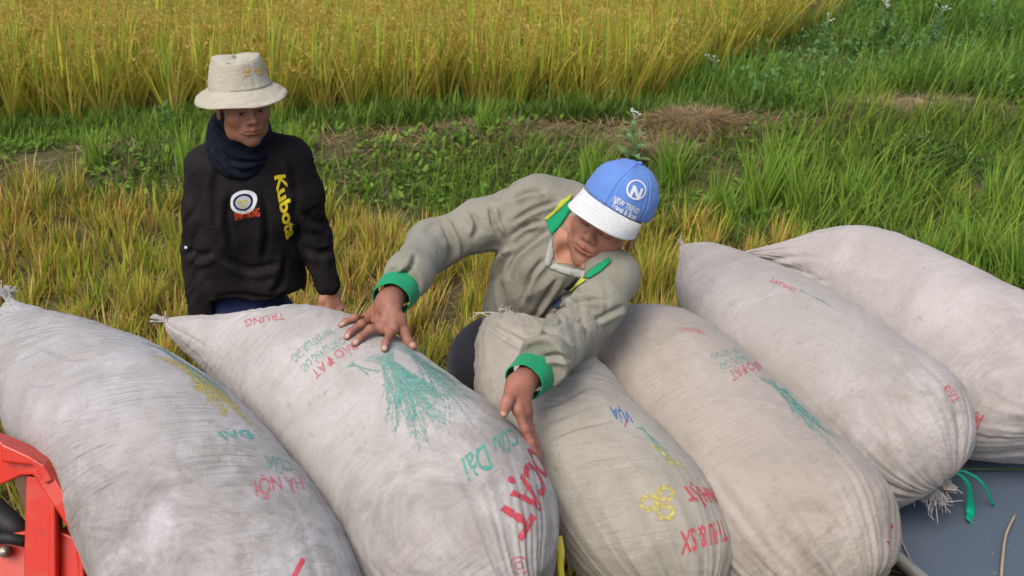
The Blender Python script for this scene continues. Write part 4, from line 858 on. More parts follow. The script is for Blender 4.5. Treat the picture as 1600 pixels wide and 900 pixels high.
def head_color(f, V, base, seed=0, down=False):
    q = f.inv(V); x, y, z = np.abs(q[:, 0]), q[:, 1], q[:, 2]; base = np.array(base)
    C = np.tile(base, (len(V), 1)) * (1 + .10 * fbm(V * 30, 3, seed))[:, None]
    def blend(w, c): C[:] = C * (1 - w[:, None]) + np.array(c) * w[:, None]
    g = lambda d, w: np.exp(-(d / w) ** 2)
    blend(.35 * g(x - .045, .025) * g(y + .015, .025) * (z > .03), base * [1.15, .85, .8])
    blend(.4 * (g(x, .014) * g(y + .02, .015) * (z > .08)), base * [1.2, .9, .85])
    blend(.22 * ((y < -.04) & (z > .0)) * np.clip((-.035 - y) / .02, 0, 1), base * [.72, .72, .78])
    blend(.75 * g(x, .018) * g(y + .0495, .005) * (z > .083), base * [.95, .5, .5]); blend(.75 * g(x, .016) * g(y + .061, .0055) * (z > .083), base * [1.05, .58, .56])
    blend(.85 * g(y + .0552, .0016) * (x < .025) * (z > .08), base * .22)
    n = .6 + .4 * noise3(V * 500, 3)
    blend(np.clip(.85 * g(y - (.0275 - .12 * (x - .03) ** 2 * 30 * .1), .0045) * ((x > .012) & (x < .05)) * (z > .05) * n, 0, 1), [.015, .012, .01])
    if down:            # lids lowered: only the lash line and the fold of the lid show
        blend(.85 * g(y + .0015 - .10 * np.abs(x - .031), .0016) * (np.abs(x - .031) < .0145) * (z > .06), [.02, .012, .01]); blend(.35 * g(y - .0105, .0016) * (np.abs(x - .031) < .014) * (z > .06), base * .45)
        blend(np.clip(((z < -.002) & (y > -.02)) * 1. * (x < .074), 0, 1), [.014, .012, .011]); blend(((z < .045) & (z >= -.002) & (y > .02) & (x > .05)) * .85, [.018, .014, .013]); return C
    eye = ((x - .031) / .0125) ** 2 + ((y - .0045) / .0042) ** 2
    blend((eye < 1) * .75 * (z > .06), [.28, .22, .19]); blend((((x - .031) / .0058) ** 2 + ((y - .0045) / .0048) ** 2 < 1) * .95 * (z > .06), [.012, .008, .006])
    blend(g(y - .0092, .0017) * g(x - .031, .014) * (z > .06) * .9, [.02, .012, .01])
    blend(.3 * g(y + .001, .004) * g(x - .031, .016) * (z > .06), base * .55)
    blend(np.clip(((z < -.002) & (y > -.02)) * 1. * (x < .074), 0, 1), [.014, .012, .011]); blend(((z < .045) & (z >= -.002) & (y > .02) & (x > .05)) * .85, [.018, .014, .013])
    return C
def hand_sdf(s, wrist, mcps, fingers, thumb, fr=.0090, sc=1.0):
    wr = np.array(wrist)
    for i, m_ in enumerate(mcps): s.cone(wr + (np.array(m_) - wr) * .08 + (np.array(m_) - np.mean(mcps, axis=0)) * .45, m_, .0145 * sc, .0108 * sc, .014)
    for i in range(3): s.cone(mcps[i], mcps[i + 1], .0105 * sc, .0105 * sc, .012)
    for k, fg in enumerate(fingers):
        r = fr * sc * (1, 1.02, .98, .86)[k]; pts = [mcps[k]] + list(fg); s.chain(pts, [r * 1.12, r, r * .92, r * .82], .006)
        s.cone(pts[1], pts[1], r * 1.06, r * 1.06, .006)
    s.chain([wr + (np.array(thumb[0]) - wr) * .3] + list(thumb), [.016 * sc, .0155 * sc, .0118 * sc, .0105 * sc, .0088 * sc], .010); return s
def skin_color(V, base, tips=(), seed=0, kn=()):
    C = np.tile(np.array(base), (len(V), 1)) * (1 + .14 * fbm(V * 55, 3, seed))[:, None]
    for t, n in tips:
        q = V - t; w = np.exp(-(np.linalg.norm(q, axis=1) / .0068) ** 4)[:, None]; C = C * (1 - .85 * w) + np.array([.62, .46, .40]) * .85 * w
    for t in kn:
        w = np.exp(-(np.linalg.norm(V - t, axis=1) / .008) ** 2)[:, None]; C = C * (1 - .35 * w) + np.array(base) * [.75, .6, .6] * .35 * w
    return C
class Acc:                    # joins meshed pieces into one body mesh
    def __init__(s): s.V = []; s.Q = []; s.T = []; s.C = []; s.n = 0
    def add(s, V, Q, T, C):
        s.V.append(V); s.C.append(C); s.Q.append(Q + s.n); s.T.append(T + s.n); s.n += len(V)
    def build(s, name, mat, parent): return mesh_np(name, np.vstack(s.V), [np.vstack(s.Q), np.vstack(s.T)], mat, parent, True, {'tint': np.vstack(s.C)})
def garment(name, s, vox, mat, parent, folds=(), post=None, cut=None):
    V, Q, T = s.mesh(vox, cut)
    for kind, a in folds:
        N = vnormals(V, Q, T); V = {'limb': fold_limb, 'dir': fold_dir, 'groove': groove}[kind](V, N, *a)
    if post: V = post(V)
    return mesh_np(name, V, [Q, T], mat, parent)
def patch(name, poly, bvh, mat, parent, off=.003, thick=.003, maxlen=7.0):
    """a cloth piece lying on a garment, outlined in photo pixels"""
    bm = bmesh.new(); vs_ = [bm.verts.new((*p, 0)) for p in poly]; bm.faces.new(vs_); bmesh.ops.triangulate(bm, faces=bm.faces[:])
    for _ in range(5):
        es = [e for e in bm.edges if e.calc_length() > maxlen]
        if not es: break
        bmesh.ops.subdivide_edges(bm, edges=es, cuts=1); bmesh.ops.triangulate(bm, faces=bm.faces[:])
    V = []; bad = set()
    for i, v in enumerate(bm.verts):
        v.index = i; h, n_ = hit(bvh, v.co.x, v.co.y)
        if h is None: bad.add(i); V.append((0, 0, 0)); continue
        n_ = n_ if n_ @ (CP - h) > 0 else -n_; V.append(h + n_ * off)
    F = [[v.index for v in f.verts] for f in bm.faces if not any(v.index in bad for v in f.verts)]; bm.free()
    if not F: print('patch missed', name); return
    o = mesh_np(name, np.array(V), np.array(F), mat, parent); so_ = o.modifiers.new('thick', 'SOLIDIFY'); so_.thickness = thick; so_.offset = 1; return o
def hem_ring(name, c, axis, r, length, mat, parent, th=.0025, seed=0, wob=.05):      # a cuff: open tube with thickness
    ax_ = nrm(axis); x = nrm(np.cross(ax_, (.2, .3, .9))); y = np.cross(ax_, x); n, k = 10, 132; V = []
    for i in range(n):
        t = i / (n - 1); a = np.arange(k) * 2 * math.pi / k; rr = r * (1 + wob * np.sin(a * 2 + seed) + .02 * np.sin(a * 5 + t * 3) + .012 * np.sin(a * 44)) * (1.04 - .14 * t)
        V.append(np.array(c) + ax_ * (length * t) + rr[:, None] * (np.cos(a)[:, None] * x + np.sin(a)[:, None] * y))
    Q = [(i * k + j, i * k + (j + 1) % k, (i + 1) * k + (j + 1) % k, (i + 1) * k + j) for i in range(n - 1) for j in range(k)]
    o = mesh_np(name, np.vstack(V), Q, mat, parent); so_ = o.modifiers.new('thick', 'SOLIDIFY'); so_.thickness = th; so_.offset = 1
    return o
# ---------------- the man in black with the bucket hat
BLACK = cloth_mat('faded_black_jersey', (.013, .011, .013), 700, .25, (.030, .027, .026), .85, .2, 0.0, .5); NAVY = cloth_mat('navy_knit', (.008, .011, .021), 500, .25, None, .9, .25, 0.0, .6)
DENIM = cloth_mat('dark_blue_trousers', (.018, .03, .09), 600, .2, None, .9, .2); HATM = cloth_mat('cream_cotton', (.42, .40, .33), 500, .08, (.33, .31, .25), .9, .3, .1, .6)
BOOT = plain('rubber_boot', (.02, .022, .02), .45, .4)
Y1 = 3.17
def q1(px, py, dy=0.0): return PY(px, py, Y1 + dy)
g1_ = q1(385, 500); p1 = empty('person', (g1_[0], Y1 + .03, float(zg(g1_[0], Y1))), 'man in a black long sleeved shirt and cream bucket hat standing in the stubble', 'person')
h1 = Fr(q1(380, 167, -.07), (math.cos(R(30)), math.sin(R(30)), .0), (.04, .02, 1), k=1.0)
sk1 = (.42, .215, .14)
acc = Acc(); s = head_sdf(h1); s.cone(h1(0, -.05, -.03), q1(376, 256), .052, .05, .02); V, Q, T = s.mesh(.0023); acc.add(V, Q, T, head_color(h1, V, sk1, 1))
hipz = PY(388, 520, Y1 + .05)
s = Sdf(); s.cone(q1(376, 262), q1(384, 330, .03), .055, .06, .02); s.cone(q1(384, 330, .03), hipz + [0, .02, -.06], .06, .075, .02)
s.chain([q1(322, 270), q1(311, 385, .02), q1(321, 492, -.02)], [.04, .032, .026], .02); s.chain([q1(460, 258), q1(489, 360, .02), q1(512, 440, -.03)], [.045, .038, .027], .02)
for sx in (-1, 1):
    hp = hipz + [sx * .09, 0, -.03]; kn = np.array([hp[0] + sx * .02, hp[1] - .02, .47]); an = np.array([kn[0] + sx * .01, hp[1] + .02, .09]); s.chain([hp, kn, an], [.085, .055, .038], .03); s.cone(an - [0, 0, .04], an + [0, -.13, -.05], .035, .03, .02)
V, Q, T = s.mesh(.009, adapt=.05); acc.add(V, Q, T, np.tile(sk1, (len(V), 1)))
def hanging_hand(wr, d, fwd, side, curl=.5, sc=1.0):     # d: down the arm; side: towards the thumb; fwd: palm side
    d = nrm(d); side = nrm(side - d * (side @ d)); fwd = nrm(np.cross(d, side)) * (1 if np.dot(np.cross(d, side), fwd) > 0 else -1); m_ = []; fg = []
    for k, o in enumerate((.027, .009, -.009, -.026)):
        L = (.088, .092, .087, .078)[k] * sc; mc = wr + d * L + side * o * sc; a = curl * (.5 + .12 * k); pts = []; q = mc
        for j, l in enumerate(((.042, .047, .043, .034)[k], (.026, .029, .027, .02)[k], (.021, .022, .021, .018)[k])):
            a += curl * .55; q = q + l * sc * (d * math.cos(a) + fwd * math.sin(a)); pts.append(q)
        m_.append(mc); fg.append(pts)
    th = [wr + d * .03 * sc + side * .028 * sc + fwd * .01, wr + d * .062 * sc + side * .042 * sc + fwd * .022, wr + d * .09 * sc + side * .046 * sc + fwd * .03, wr + d * .113 * sc + side * .046 * sc + fwd * .034]
    return m_, fg, th
for (wr, el, sd_) in ((q1(514, 452, -.04), q1(489, 360, .02), -1), (q1(322, 498, -.03), q1(308, 385, .02), 1)):
    d = nrm(wr - el); side = np.array([sd_ * .75, -.65, 0]); m_, fg, th = hanging_hand(wr, d, np.array([sd_ * 1.0, .3, 0]), side, .55)
    s = Sdf(); s.cone(el + (wr - el) * .75, wr, .029, .026, .02); hand_sdf(s, wr, m_, fg, th); V, Q, T = s.mesh(.0026); acc.add(V, Q, T, skin_color(V, np.array(sk1) * [1.05, 1.05, 1.1], [(f[-1], 0) for f in fg], 3))
acc.build('body', SKIN, p1)
s = Sdf()       # shirt
s.ell(q1(385, 315), (.165, .20, .115), [(1, 0, 0), (0, -.1, 1), (0, 1, .1)], .05); s.cone(q1(345, 330), q1(362, 430, .03), .10, .105, .05); s.cone(q1(425, 325), q1(432, 425, .03), .10, .10, .05)
s.cone(q1(358, 500, .06), q1(432, 500, .06), .10, .10, .05); s.cone(q1(358, 440, .04), q1(430, 440, .04), .105, .105, .04); s.cone(q1(322, 260), q1(372, 230, .02), .062, .07, .05); s.cone(q1(453, 243), q1(385, 230, .02), .06, .07, .05)
s.chain([q1(323, 264), q1(317, 330, .0), q1(313, 400, .02), q1(318, 500, -.02)], [.068, .061, .056, .048], .03)
s.chain([q1(456, 248), q1(474, 302, .0), q1(489, 368, .02), q1(512, 445, -.03)], [.065, .059, .053, .042], .03)
zh = q1(385, 463, -.05)[2]; xa, xb = q1(336, 470)[0], q1(472, 470)[0]
hem1 = lambda X, Y, Z: np.where((X > xa) & (X < xb) & (Z < zh + .1), zh - Z + .012 * np.sin(X * 30), -1.) + 0 * Y
shirt1 = garment('long_sleeved_shirt', s, .0062, BLACK, p1, [
    ('limb', (q1(323, 272), q1(318, 500), .11, .009, 16, .45, .45, 4, .9)), ('limb', (q1(456, 256), q1(512, 445), .10, .009, 17, .55, .45, 5, .9)),
    ('dir', (q1(350, 420), (.5, 0, 1), .2, .008, 11, 7)), ('dir', (q1(430, 330), (-.4, 0, 1), .22, .008, 10, 8)), ('dir', (q1(400, 290), (1, 0, .3), .18, .007, 10, 9)),
    ('groove', ([[(345, 250), (335, 300), (340, 350)], [(450, 245), (462, 290), (460, 340)], [(330, 470), (370, 462), (430, 468), (455, 455)], [(350, 400), (390, 420), (440, 410)], [(475, 330), (490, 345), (508, 350)], [(478, 385), (495, 395), (515, 392)], [(295, 390), (315, 400), (332, 392)], [(360, 300), (355, 345), (365, 390)], [(448, 400), (440, 440), (425, 460)], [(410, 300), (418, 350), (412, 410)]], 5, .010))], None, hem1)
b1 = bvh_of(shirt1)
s = Sdf(); s.cone(hipz + [-.07, 0, .04], hipz + [.07, 0, .04], .12, .12, .04); s.cone(hipz + [-.06, .01, .16], hipz + [.06, .01, .16], .088, .088, .04)
for sx in (-1, 1):
    hp = hipz + [sx * .09, 0, -.05]; kn = np.array([hp[0] + sx * .02, hp[1] - .02, .47]); an = np.array([kn[0] + sx * .01, hp[1] + .02, .2]); s.chain([hp, kn, an], [.10, .075, .068], .03)
garment('trousers', s, .008, DENIM, p1, [('dir', (hipz, (0, 0, 1), .4, .008, 9, 4))])
for sx in (-1, 1):
    hp = hipz + [sx * .09, 0, -.05]; an = np.array([hp[0] + sx * .03, hp[1] + .02, .24]); s = Sdf(); s.chain([an, an * [1, 1, 0] + [0, 0, .08]], [.065, .05], .02); s.cone(an * [1, 1, 0] + [0, .02, .055], an * [1, 1, 0] + [sx * .02, -.14, .05], .045, .04, .03); garment('boot', s, .006, BOOT, p1)
# snood round the neck
s = Sdf(); ang = np.linspace(0, 2 * math.pi, 15)
def ring_pts(c, rx, ry, tilt, n=15): return [c + np.array([rx * math.cos(a), ry * math.sin(a), -tilt * math.sin(-a) ]) for a in np.linspace(0, 2 * math.pi, n)]
cn = q1(376, 221, .0)
s.cone(q1(375, 195), q1(378, 246, -.01), .066, .076, .03)
for k, (dz, rx, ry, r_, tl) in enumerate([(.062, .060, .055, .018, .015), (.035, .068, .064, .020, .03), (.006, .076, .070, .020, .04), (-.018, .068, .072, .020, .05)]):
    s.chain(ring_pts(cn + [0, .004 - .006 * k, dz], rx, ry, tl), [r_] * 15, .03)
garment('neck_gaiter', s, .004, NAVY, p1, [('dir', (cn, (1, .2, .35), .2, .009, 20, 12, .35)), ('groove', ([[(335, 205), (360, 230), (400, 240), (425, 220)], [(335, 230), (365, 252), (410, 252)], [(340, 190), (350, 205), (380, 222)], [(350, 252), (380, 270), (410, 258)], [(332, 215), (345, 240), (370, 262)]], 3.2, .010))])
# bucket hat: lathe with a wavy brim
hx = Fr(h1(0, .071, -.008), h1.A[0], h1.A[1] + .07 * h1.A[0] - .10 * h1.A[2], k=.98)
def lathe(fr, prof, k=72, wav=None):
    V = []
    for i, (r, y) in enumerate(prof):
        a = np.arange(k) * 2 * math.pi / k; rr = np.full(k, r); yy = np.full(k, y)
        if wav: dr, dy = wav(i, a, r); rr = rr + dr; yy = yy + dy
        V.append(fr.c + fr.k * (np.stack([rr * np.cos(a), yy, rr * 1.06 * np.sin(a)], 1) @ fr.A))
    V = np.vstack(V); n = len(prof); Q = [(i * k + j, i * k + (j + 1) % k, (i + 1) * k + (j + 1) % k, (i + 1) * k + j) for i in range(n - 1) for j in range(k)]
    return V, np.array(Q)
hat_p = [(.001, .096), (.02, .0965), (.04, .096), (.058, .094), (.068, .0905), (.073, .0875), (.0745, .0885), (.0765, .086), (.082, .074), (.087, .056), (.092, .036), (.096, .018), (.099, .004), (.1005, .0), (.1, -.002), (.106, -.006)]
for q in range(1, 14): u = q / 13; hat_p.append((.106 + .043 * u, -.006 - .036 * u ** 1.15 - (.0016 if q % 2 else 0)))
def wv(i, a, r):
    P3 = np.stack([r * np.cos(a) * 22, np.full_like(a, i * .55), r * np.sin(a) * 22], 1); cr = noise3(P3, 5); up = i < 13
    dr = (.0042 * cr if up and i > 3 else .002 * cr) + .002 * np.sin(a * 3 + i * .4) * (i > 4) - (.0022 * np.exp(-((np.sin(a * 2 + .5)) / .06) ** 2) if 6 < i < 13 else 0)
    dy = (.006 * np.sin(a * 2 + .6) + .005 * np.sin(a * 3 + 1.4) + .004 * cr) * max(0, (i - 14) / 14) + (.006 * np.sin(a * 2 + 1) + .005 * cr - .006 * math.exp(-(r / .04) ** 2)) * (i < 7)
    return dr, dy
V, Q = lathe(hx, hat_p, 90, wv); hat = mesh_np('bucket_hat', V, Q, HATM, p1); so_ = hat.modifiers.new('t', 'SOLIDIFY'); so_.thickness = .003; so_.offset = -1
hb = bvh_of(hat)
for yy, rr in ((.0965, .0745), (.0, .1035)):
    V, Q = lathe(hx, [(rr - .0014, yy + .001), (rr + .0006, yy + .001), (rr + .0006, yy - .001), (rr - .0014, yy - .001)], 90); mesh_np('hat_seam', V, Q, HATM, hat) if False else None
m = MB()
for rr, yy in ((.112, -.0085), (.122, -.0165), (.132, -.0235), (.142, -.030), (.150, -.0355)):
    pass
seed_ = np.random.default_rng(5); fl = []
for q in range(9): 
    a0 = seed_.uniform(0, 6.28); c_ = np.array([seed_.uniform(.1, .9), seed_.uniform(.2, .8)]); fl.append(np.stack([c_ + .22 * u * np.array([math.cos(a0 + u * 2), math.sin(a0 + u * 2)]) for u in np.linspace(-.6, .8, 8)]))
decal('printed_motif', strokes_bm(fl, .045), hb, (380, 122), (412, 120), (382, 98), ORANGE_PRINT, p1, .006, .002)
# shirt prints
decal('printed_lettering', text_bm('Kubota', .035), b1, (429, 275), (448, 374), (446, 272), YEL_PRINT, p1, .01, .002)
decal('badge', rings_bm([(.5, .5, .5, .36)], 48), b1, (360, 334), (400, 334), (360, 298), WHITE_PRINT, p1, .008, .002)
decal('badge', rings_bm([(.5, .5, .31, .27)], 48), b1, (360, 334), (400, 334), (360, 298), plain('navy_print', (.03, .04, .12), .7), p1, .008, .0022)
decal('badge', rings_bm([(.5, .5, .27, .001)], 48), b1, (360, 334), (400, 334), (360, 298), plain('grey_print', (.42, .45, .5), .7), p1, .008, .002)
decal('badge', rings_bm([(.38, .55, .07, .03), (.6, .55, .08, .03), (.5, .36, .06, .02)], 24), b1, (360, 334), (400, 334), (360, 298), YEL_PRINT, p1, .008, .003)
decal('printed_lettering', text_bm('SINH TRUNG', .03), b1, (367, 344), (406, 337), (366, 332), RED_PRINT, p1, .008, .002)
patch('button', [(289, 385), (293, 385), (293, 389), (289, 389)], b1, WHITE_PRINT, p1)
# ---------------- the leaning man with the blue and white cap
GREY = cloth_mat('olive_grey_polo_cloth', (.240, .238, .198), 800, .12, (.17, .155, .11), .88, .2); GRN = cloth_mat('green_rib_cloth', (.008, .27, .12), 600, .12, None, .85, .25)
LIME = cloth_mat('lime_stripe_cloth', (.40, .47, .05), 600, .1); CAPB = cloth_mat('blue_cap_cotton', (.10, .215, .56), 900, .12, (.15, .25, .52), .85, .2); CAPW = cloth_mat('white_cap_cotton', (.64, .66, .66), 900, .05, (.5, .5, .47), .85, .2)
DARKT = cloth_mat('charcoal_trousers', (.03, .032, .042), 600, .2); PALE = cloth_mat('pale_facing_cloth', (.36, .37, .35), 800, .08)
sb = SACKS[2]['bvh']
def on(px, py, lift, bvh=sb, back=0.0):
    h, n_ = hit(bvh, px, py)
    if h is None: return None
    return h + (n_ if n_ @ (CP - h) > 0 else -n_) * lift
dS = dep(on(590, 525, 0)); dE = dep(on(786, 662, 0)) ; print('hand depths', dS, dE)
p2 = empty('person', (-.02, 2.85, float(zg(0, 2.85))), 'man in grey polo and blue and white cap, leaning over the sacks', 'person')
sk2 = (.38, .195, .13)
X_ = cam2w((.82, -.56, .26)); U_ = cam2w((.46, .74, .42)); h2 = Fr(P(947, 350, 2.58), X_, U_, k=1.02)
acc = Acc(); s = head_sdf(h2); nk = P(893, 362, 2.68); s.cone(h2(0, -.045, -.03), nk, .050, .054, .02); V, Q, T = s.mesh(.0021); acc.add(V, Q, T, head_color(h2, V, sk2, 2, True))
shR, elR, wrR = P(838, 328, 2.74), P(672, 384, 2.70), P(607, 474, dS + .045)
shL, elL, wrL = P(957, 432, 2.55), P(893, 524, 2.42), P(812, 603, dE + .065)
hip = P(800, 575, 3.06)
print('arm lengths', [round(float(np.linalg.norm(a - b)), 3) for a, b in ((shR, elR), (elR, wrR), (shL, elL), (elL, wrL), (shR, shL))])
s = Sdf(); s.cone(nk, P(850, 420, 2.80), .055, .06, .03); s.cone(P(850, 420, 2.80), hip, .06, .09, .03); s.chain([shR, elR, wrR], [.036, .032, .025], .02); s.chain([shL, elL, wrL], [.036, .032, .025], .02)
hip2 = np.array([hip[0], hip[1], hip[2]])
legs2 = []
for sx in (-1, 1):
    hp = hip2 + [sx * .09, .0, -.02]; kn = np.array([hp[0] + sx * .03 - .05, hp[1] + .04, .48]); an = np.array([kn[0] + sx * .02, kn[1] + .08, .09]); legs2.append((hp, kn, an)); s.chain([hp, kn, an], [.088, .055, .038], .03); s.cone(an - [0, 0, .04], an + [0, -.13, -.05], .035, .03, .02)
V, Q, T = s.mesh(.009, adapt=.05); acc.add(V, Q, T, np.tile(sk2, (len(V), 1)))
# right hand spread on the big sack
def S2(px, py, lift, dd_=0):
    h = on(px, py, lift); return h if h is not None else P(px, py, dS + dd_)
mR = [S2(614, 515, .019), S2(597, 512, .022), S2(582, 506, .021, .01), P(571, 499, dep(S2(582, 506, .02)) + .012)]
fR = [[S2(607, 532, .017), S2(602, 543, .011), S2(600, 549, .0065)], [S2(577, 525, .018), S2(563, 534, .011), S2(555, 540, .0065)],
      [S2(563, 516, .017), S2(549, 525, .011), S2(542, 530, .0065)], [S2(554, 504, .014), S2(541, 508, .009), S2(533, 511, .0055)]]
tR = [S2(626, 503, .028, .03), S2(632, 520, .016, .02), S2(638, 535, .012, .01), S2(644, 546, .008, .0)]
tR[0] = P(624, 500, dS + .02)
s = Sdf(); s.cone(elR + (wrR - elR) * .7, wrR, .033, .029, .02); s.cone(wrR, (mR[1] + mR[2]) / 2, .027, .016, .02); hand_sdf(s, wrR, mR, fR, tR, .0092); V, Q, T = s.mesh(.0018)
tipsR = [(f[2] * .75 + f[1] * .25 + (CP - f[2]) / np.linalg.norm(CP - f[2]) * .0085, 0) for f in fR + [tR[1:]]]
hsk = np.array(sk2) * [.86, .80, .84]
acc.add(V, Q, T, skin_color(V, hsk, tipsR, 5, [f[0] for f in fR] + mR))
# left hand gripping the flank between the sacks
d0 = dE + .028
mL = [P(809, 640, d0), P(817, 643, d0 + .018), P(822, 645, d0 + .036), P(824, 646, d0 + .052)]
fL = [[P(820, 670, d0 + .004), P(829, 692, d0 + .006), P(836, 712, d0 + .008)], [P(824, 674, d0 + .022), P(833, 697, d0 + .02), P(841, 718, d0 + .02)], [P(828, 674, d0 + .04), P(835, 694, d0 + .036), P(842, 712, d0 + .032)], [P(829, 668, d0 + .055), P(835, 684, d0 + .05), P(840, 698, d0 + .045)]]
tL = [P(800, 612, d0 + .012), P(793, 626, d0 - .012), P(789, 637, d0 - .02), P(787, 646, d0 - .022)]
s = Sdf(); s.cone(elL + (wrL - elL) * .75, wrL, .033, .028, .02); s.cone(wrL, mL[1], .026, .016, .02); hand_sdf(s, wrL, mL, fL, tL, .0092); V, Q, T = s.mesh(.0019)
acc.add(V, Q, T, skin_color(V, hsk * [1.1, 1.05, 1.05], [(tL[3] + (CP - tL[3]) / 2.4 * .006, 0)], 6, [fL[0][0]]))
acc.build('body', SKIN, p2)
# shirt
s = Sdf()
s.ell(P(868, 392, 2.76), (.15, .19, .12), [nrm(cam2w((.8, -.5, .3))), nrm(cam2w((.45, .85, .1))), nrm(np.cross(cam2w((.8, -.5, .3)), cam2w((.45, .85, .1))))], .05)
s.cone(P(866, 400, 2.78), P(832, 480, 2.90), .128, .128, .05); s.cone(P(832, 480, 2.90), P(815, 545, 3.02), .128, .14, .05)
s.cone(shR, P(882, 335, 2.76), .074, .066, .05); s.cone(shL, P(905, 395, 2.70), .062, .062, .05); s.cone(P(845, 318, 2.76), P(880, 322, 2.78), .07, .06, .05)
axR = nrm(wrR - elR); axL = nrm(wrL - elL); cfR = wrR - axR * .052; cfL = wrL - axL * .046
s.chain([shR, P(752, 352, 2.74), elR, P(640, 428, dS + .15), wrR], [.079, .065, .057, .051, .042], .035)
s.chain([shL, P(934, 478, 2.47), elL, P(850, 566, dE + .12), wrL], [.066, .060, .055, .050, .040], .03)
s.ell(P(884, 396, 2.615), (.036, .036, .03), None, .02, True)
def sleeve_ends(X, Y, Z):
    D = np.full(np.broadcast(X, Y, Z).shape, -1.0, np.float32)
    for c, a in ((cfR - axR * .03, axR), (cfL - axL * .03, axL)):
        pl = (X - c[0]) * a[0] + (Y - c[1]) * a[1] + (Z - c[2]) * a[2]; r2 = (X - c[0]) ** 2 + (Y - c[1]) ** 2 + (Z - c[2]) ** 2; D = np.maximum(D, np.where(r2 < .13 ** 2, pl, -1))
    return D
G2 = [[(704, 409), (708, 386), (700, 364), (689, 345)], [(782, 371), (770, 345), (767, 322)], [(797, 371), (820, 352), (848, 345)], [(804, 345), (835, 326), (872, 314)], [(793, 432), (804, 401), (838, 371), (862, 355)],
      [(831, 500), (854, 462), (872, 435)], [(838, 507), (861, 481), (880, 466), (915, 450)], [(861, 500), (880, 481), (914, 468), (948, 470)], [(810, 541), (827, 526), (865, 522), (891, 534)], [(865, 508), (895, 500), (918, 511)],
      [(782, 440), (790, 484), (800, 500)], [(650, 400), (640, 420), (622, 432)], [(800, 395), (785, 410), (775, 440)], [(845, 560), (870, 556), (890, 562)], [(930, 500), (950, 490), (975, 478)], [(735, 330), (745, 350), (740, 372)], [(815, 470), (830, 430), (850, 405)], [(800, 310), (822, 300), (850, 298)]]
shirt2 = garment('polo_shirt', s, .0045, GREY, p2, [
    ('limb', (shR, elR, .12, .005, 15, .25, .35, 21, 1.0)), ('limb', (shR, elR, .11, .008, 16, 1.0, .16, 22, 1.4)), ('limb', (elR, wrR, .09, .004, 20, .4, .4, 23, .8)),
    ('limb', (elL, wrL, .09, .007, 24, .35, .4, 24, 1.2)), ('limb', (shL, elL, .10, .007, 20, .75, .35, 25, 1.4)),
    ('dir', (P(822, 440, 2.7), cam2w((.15, 1, .2)), .22, .009, 11, 26)), ('dir', (P(880, 460, 2.62), cam2w((.9, .7, .2)), .13, .009, 15, 27, .2)), ('dir', (P(830, 350, 2.65), cam2w((.8, .7, 0)), .15, .006, 15, 28)),
    ('groove', (G2, 3.6, .013))], None, sleeve_ends)
bS = bvh_of(shirt2)
hem_ring('cuff', cfR - axR * .036, axR, .0475, .066, GRN, p2, .0022, 1); hem_ring('cuff', cfL - axL * .036, axL, .0450, .060, GRN, p2, .0022, 2)
# collar, placket, chest stripes
patch('collar', [(852, 343), (861, 367), (872, 358), (882, 345), (893, 325), (892, 308), (880, 318), (866, 330)], bS, GRN, p2, .004, .003)
patch('collar_stripe', [(850, 342), (854, 345), (868, 333), (882, 321), (892, 312), (893, 305), (880, 314), (864, 326)], bS, LIME, p2, .0075, .002)
patch('collar', [(914, 435), (921, 437), (940, 425), (955, 410), (952, 404), (936, 414), (922, 424)], bS, GRN, p2, .004, .0025)
patch('neck_opening', [(874, 352), (866, 376), (864, 396), (870, 412), (886, 413), (902, 418), (914, 420), (912, 395), (895, 370)], bS, plain('chest_skin', sk2, .6, .3), p2, .0015, .001)
patch('inner_facing', [(856, 418), (868, 412), (880, 417), (904, 421), (916, 426), (912, 437), (896, 431), (878, 426)], bS, PALE, p2, .005, .003)
patch('placket', [(861, 372), (866, 395), (858, 417), (851, 415), (855, 392)], bS, PALE, p2, .003, .002)
patch('chest_stripe', [(888, 452), (894, 455), (916, 440), (912, 435)], bS, LIME, p2, .004, .002); patch('chest_stripe', [(880, 450), (887, 452), (911, 434), (904, 432)], bS, plain('black_stripe', (.02, .02, .025), .8), p2, .004, .002)
patch('chest_emblem', [(866, 466), (874, 462), (878, 470), (872, 482), (864, 480)], bS, plain('navy_emblem', (.04, .06, .12), .8), p2, .003, .001)
s = Sdf(); s.cone(hip2 + [-.06, 0, .03], hip2 + [.08, 0, .03], .128, .128, .04)
for hp, kn, an in legs2: s.chain([hp, kn, an + [0, 0, .12]], [.105, .078, .07], .03)
garment('trousers', s, .008, DARKT, p2, [('dir', (hip2, (0, 0, 1), .4, .008, 9, 4))])
for hp, kn, an in legs2:
    s = Sdf(); s.chain([an + [0, 0, .15], an * [1, 1, 0] + [0, 0, .08]], [.065, .05], .02); s.cone(an * [1, 1, 0] + [0, .02, .055], an * [1, 1, 0] + [0, -.14, .05], .045, .04, .03); garment('boot', s, .006, BOOT, p2)
